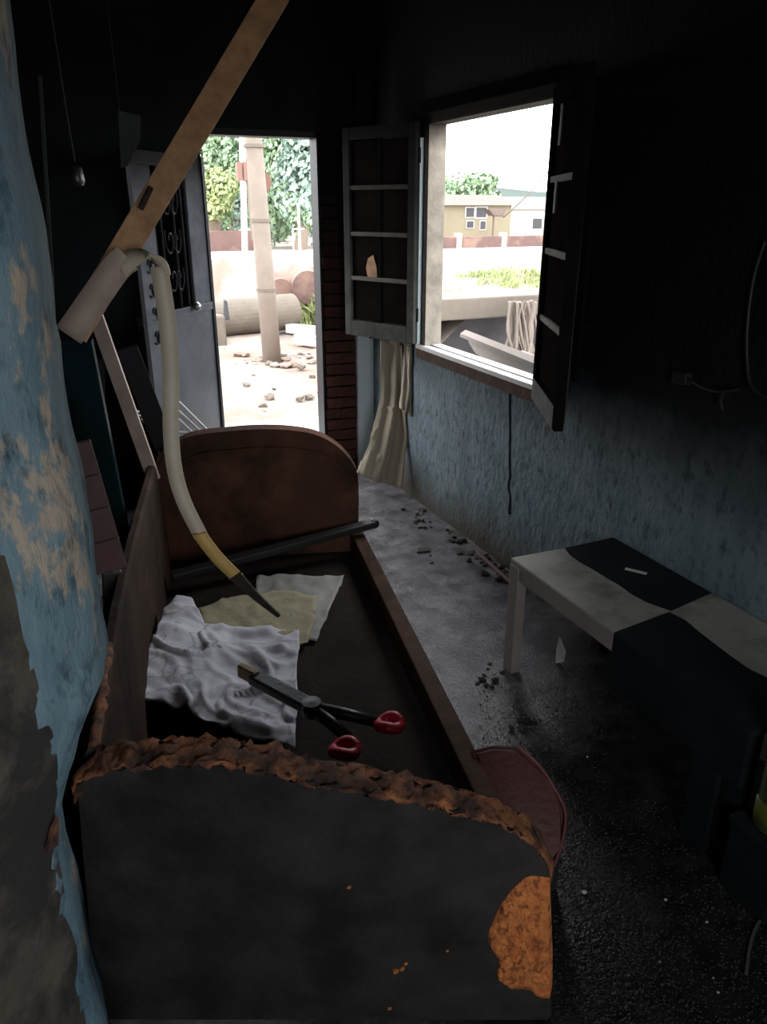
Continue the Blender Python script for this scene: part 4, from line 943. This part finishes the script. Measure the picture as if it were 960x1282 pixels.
# slim white fence post by the trees
fp = Vector((az(373.5, 31), 31, GZ)); bm = B(); tube(bm, [fp, fp+Vector((0, 0, 1.95))], .05, 8); tube(bm, [fp+Vector((-.28, 0, 0)), fp+Vector((-.28, 0, 1.1))], .03, 8); tube(bm, [fp+Vector((-.28, 0, 1.1)), fp+Vector((.2, 0, 1.1))], .03, 8)
tag(obj('fence_post', bm, 'housewhite'), 'thin white fence post before the green trees in the doorway', 'post')
# houses through the window
def house(nm, u0, u1, y, zt, zr, mw, mr, label, wins):
    xa, xb = az(u0, y), az(u1, y); t = thing(nm, ((xa+xb)/2, y+2, GZ), label, 'house')
    bm = B(); box(bm, xa, xb, y, y+4, GZ-.2, zt); obj('wall', bm, mw, t)
    bm = B(); prism(bm, [(xa-.3, y-.3, zt), (xa-.3, y+4.3, zt), (xa-.3, y+2, zr)], (xb-xa+.6, 0, 0)); obj('roof', bm, mr, t)
    for (wu, wv, ww, wh) in wins:
        c = ony(wu, wv, y); bm = B(); box(bm, c.x-ww, c.x+ww, y-.04, y+.04, c.z-wh, c.z+wh); f = obj('window', bm, 'housewhite', t)
        bm = B(); box(bm, c.x-ww*.8, c.x+ww*.8, y-.06, y-.03, c.z-wh*.8, c.z+wh*.8); obj('pane', bm, 'dark', f)
    return t
house('house', 545, 640, 38, ony(590, 257, 38).z, ony(590, 243, 38).z, 'housewall', 'roof', 'pale yellow house with clay roof seen left in the window opening', ((588, 266, .3, .28), (602, 266, .38, .3), (588, 281, .25, .2), (604, 282, .2, .25)))
house('house', 640, 740, 46, ony(660, 262, 46).z, ony(660, 246, 46).z, 'housewhite', 'roofgrey', 'white house with pale roof seen right in the window opening', ((672, 280, .45, .4), (684, 280, .2, .4)))
bm = B(); p = ony(622, 266, 36); prism(bm, [ony(612, 262, 36), ony(634, 262, 36), ony(630, 271, 36), ony(618, 270, 36)], (0, .6, 0), .02); tube(bm, [p+Vector((0, .3, -.1)), Vector((p.x, p.y+.3, GZ))], .05, 6)
tag(obj('roof_canopy', bm, 'roof'), 'small clay coloured canopy at the right end of the pale yellow house', 'canopy')
# slanting cable
e1_, e2_ = ony(630, 272, 36.3), ony(745, 140, 20); pts = [e1_.lerp(e2_, t/10) + Vector((0, 0, -.25*math.sin(math.pi*t/10))) for t in range(11)]
bm = B(); tube(bm, pts, .03, 6)
tag(obj('overhead_cable', bm, 'bark', None, True), 'dark cable rising to the right across the window view', 'cable')
# hills
def hill(nm, u0, u1, y, prof_, m_, label):
    bm = B(); xa, xb = az(u0, y), az(u1, y); n = 48; g = []
    for j in range(7):
        row = []
        for i in range(n+1):
            t = i/n; x = xa+(xb-xa)*t; h = prof_(t)*(math.sin(j/6*math.pi/2)) + .8*noise.noise(Vector((x*.08, j, 0)))*(j > 0); row.append(bm.verts.new((x, y+j*9, GZ-1+h)))
        g.append(row)
    for j in range(6):
        for i in range(n): bm.faces.new((g[j][i], g[j][i+1], g[j+1][i+1], g[j+1][i]))
    o = struct(nm, bm, m_, label, smooth=True); return o
hill('hillside', 240, 1100, 95, lambda t: 8.5+2.5*math.sin(t*5+1), 'hillfar', 'faint pale hillside on the horizon')
bm = B(); leaves(bm, (az(575, 54), 54, 2.6), 4.0, 2, 1.6, 3600, .18, 5)
ht = thing('tree', (az(575, 54), 54, GZ), 'wide pale green tree behind the pale yellow house', 'tree', 'trees beyond the road')
obj('crown', bm, 'leafa', ht); bm = B(); tube(bm, [(az(575, 54), 54, GZ), (az(575, 54), 54, 2.5)], .25, 8); obj('trunk', bm, 'bark', ht)
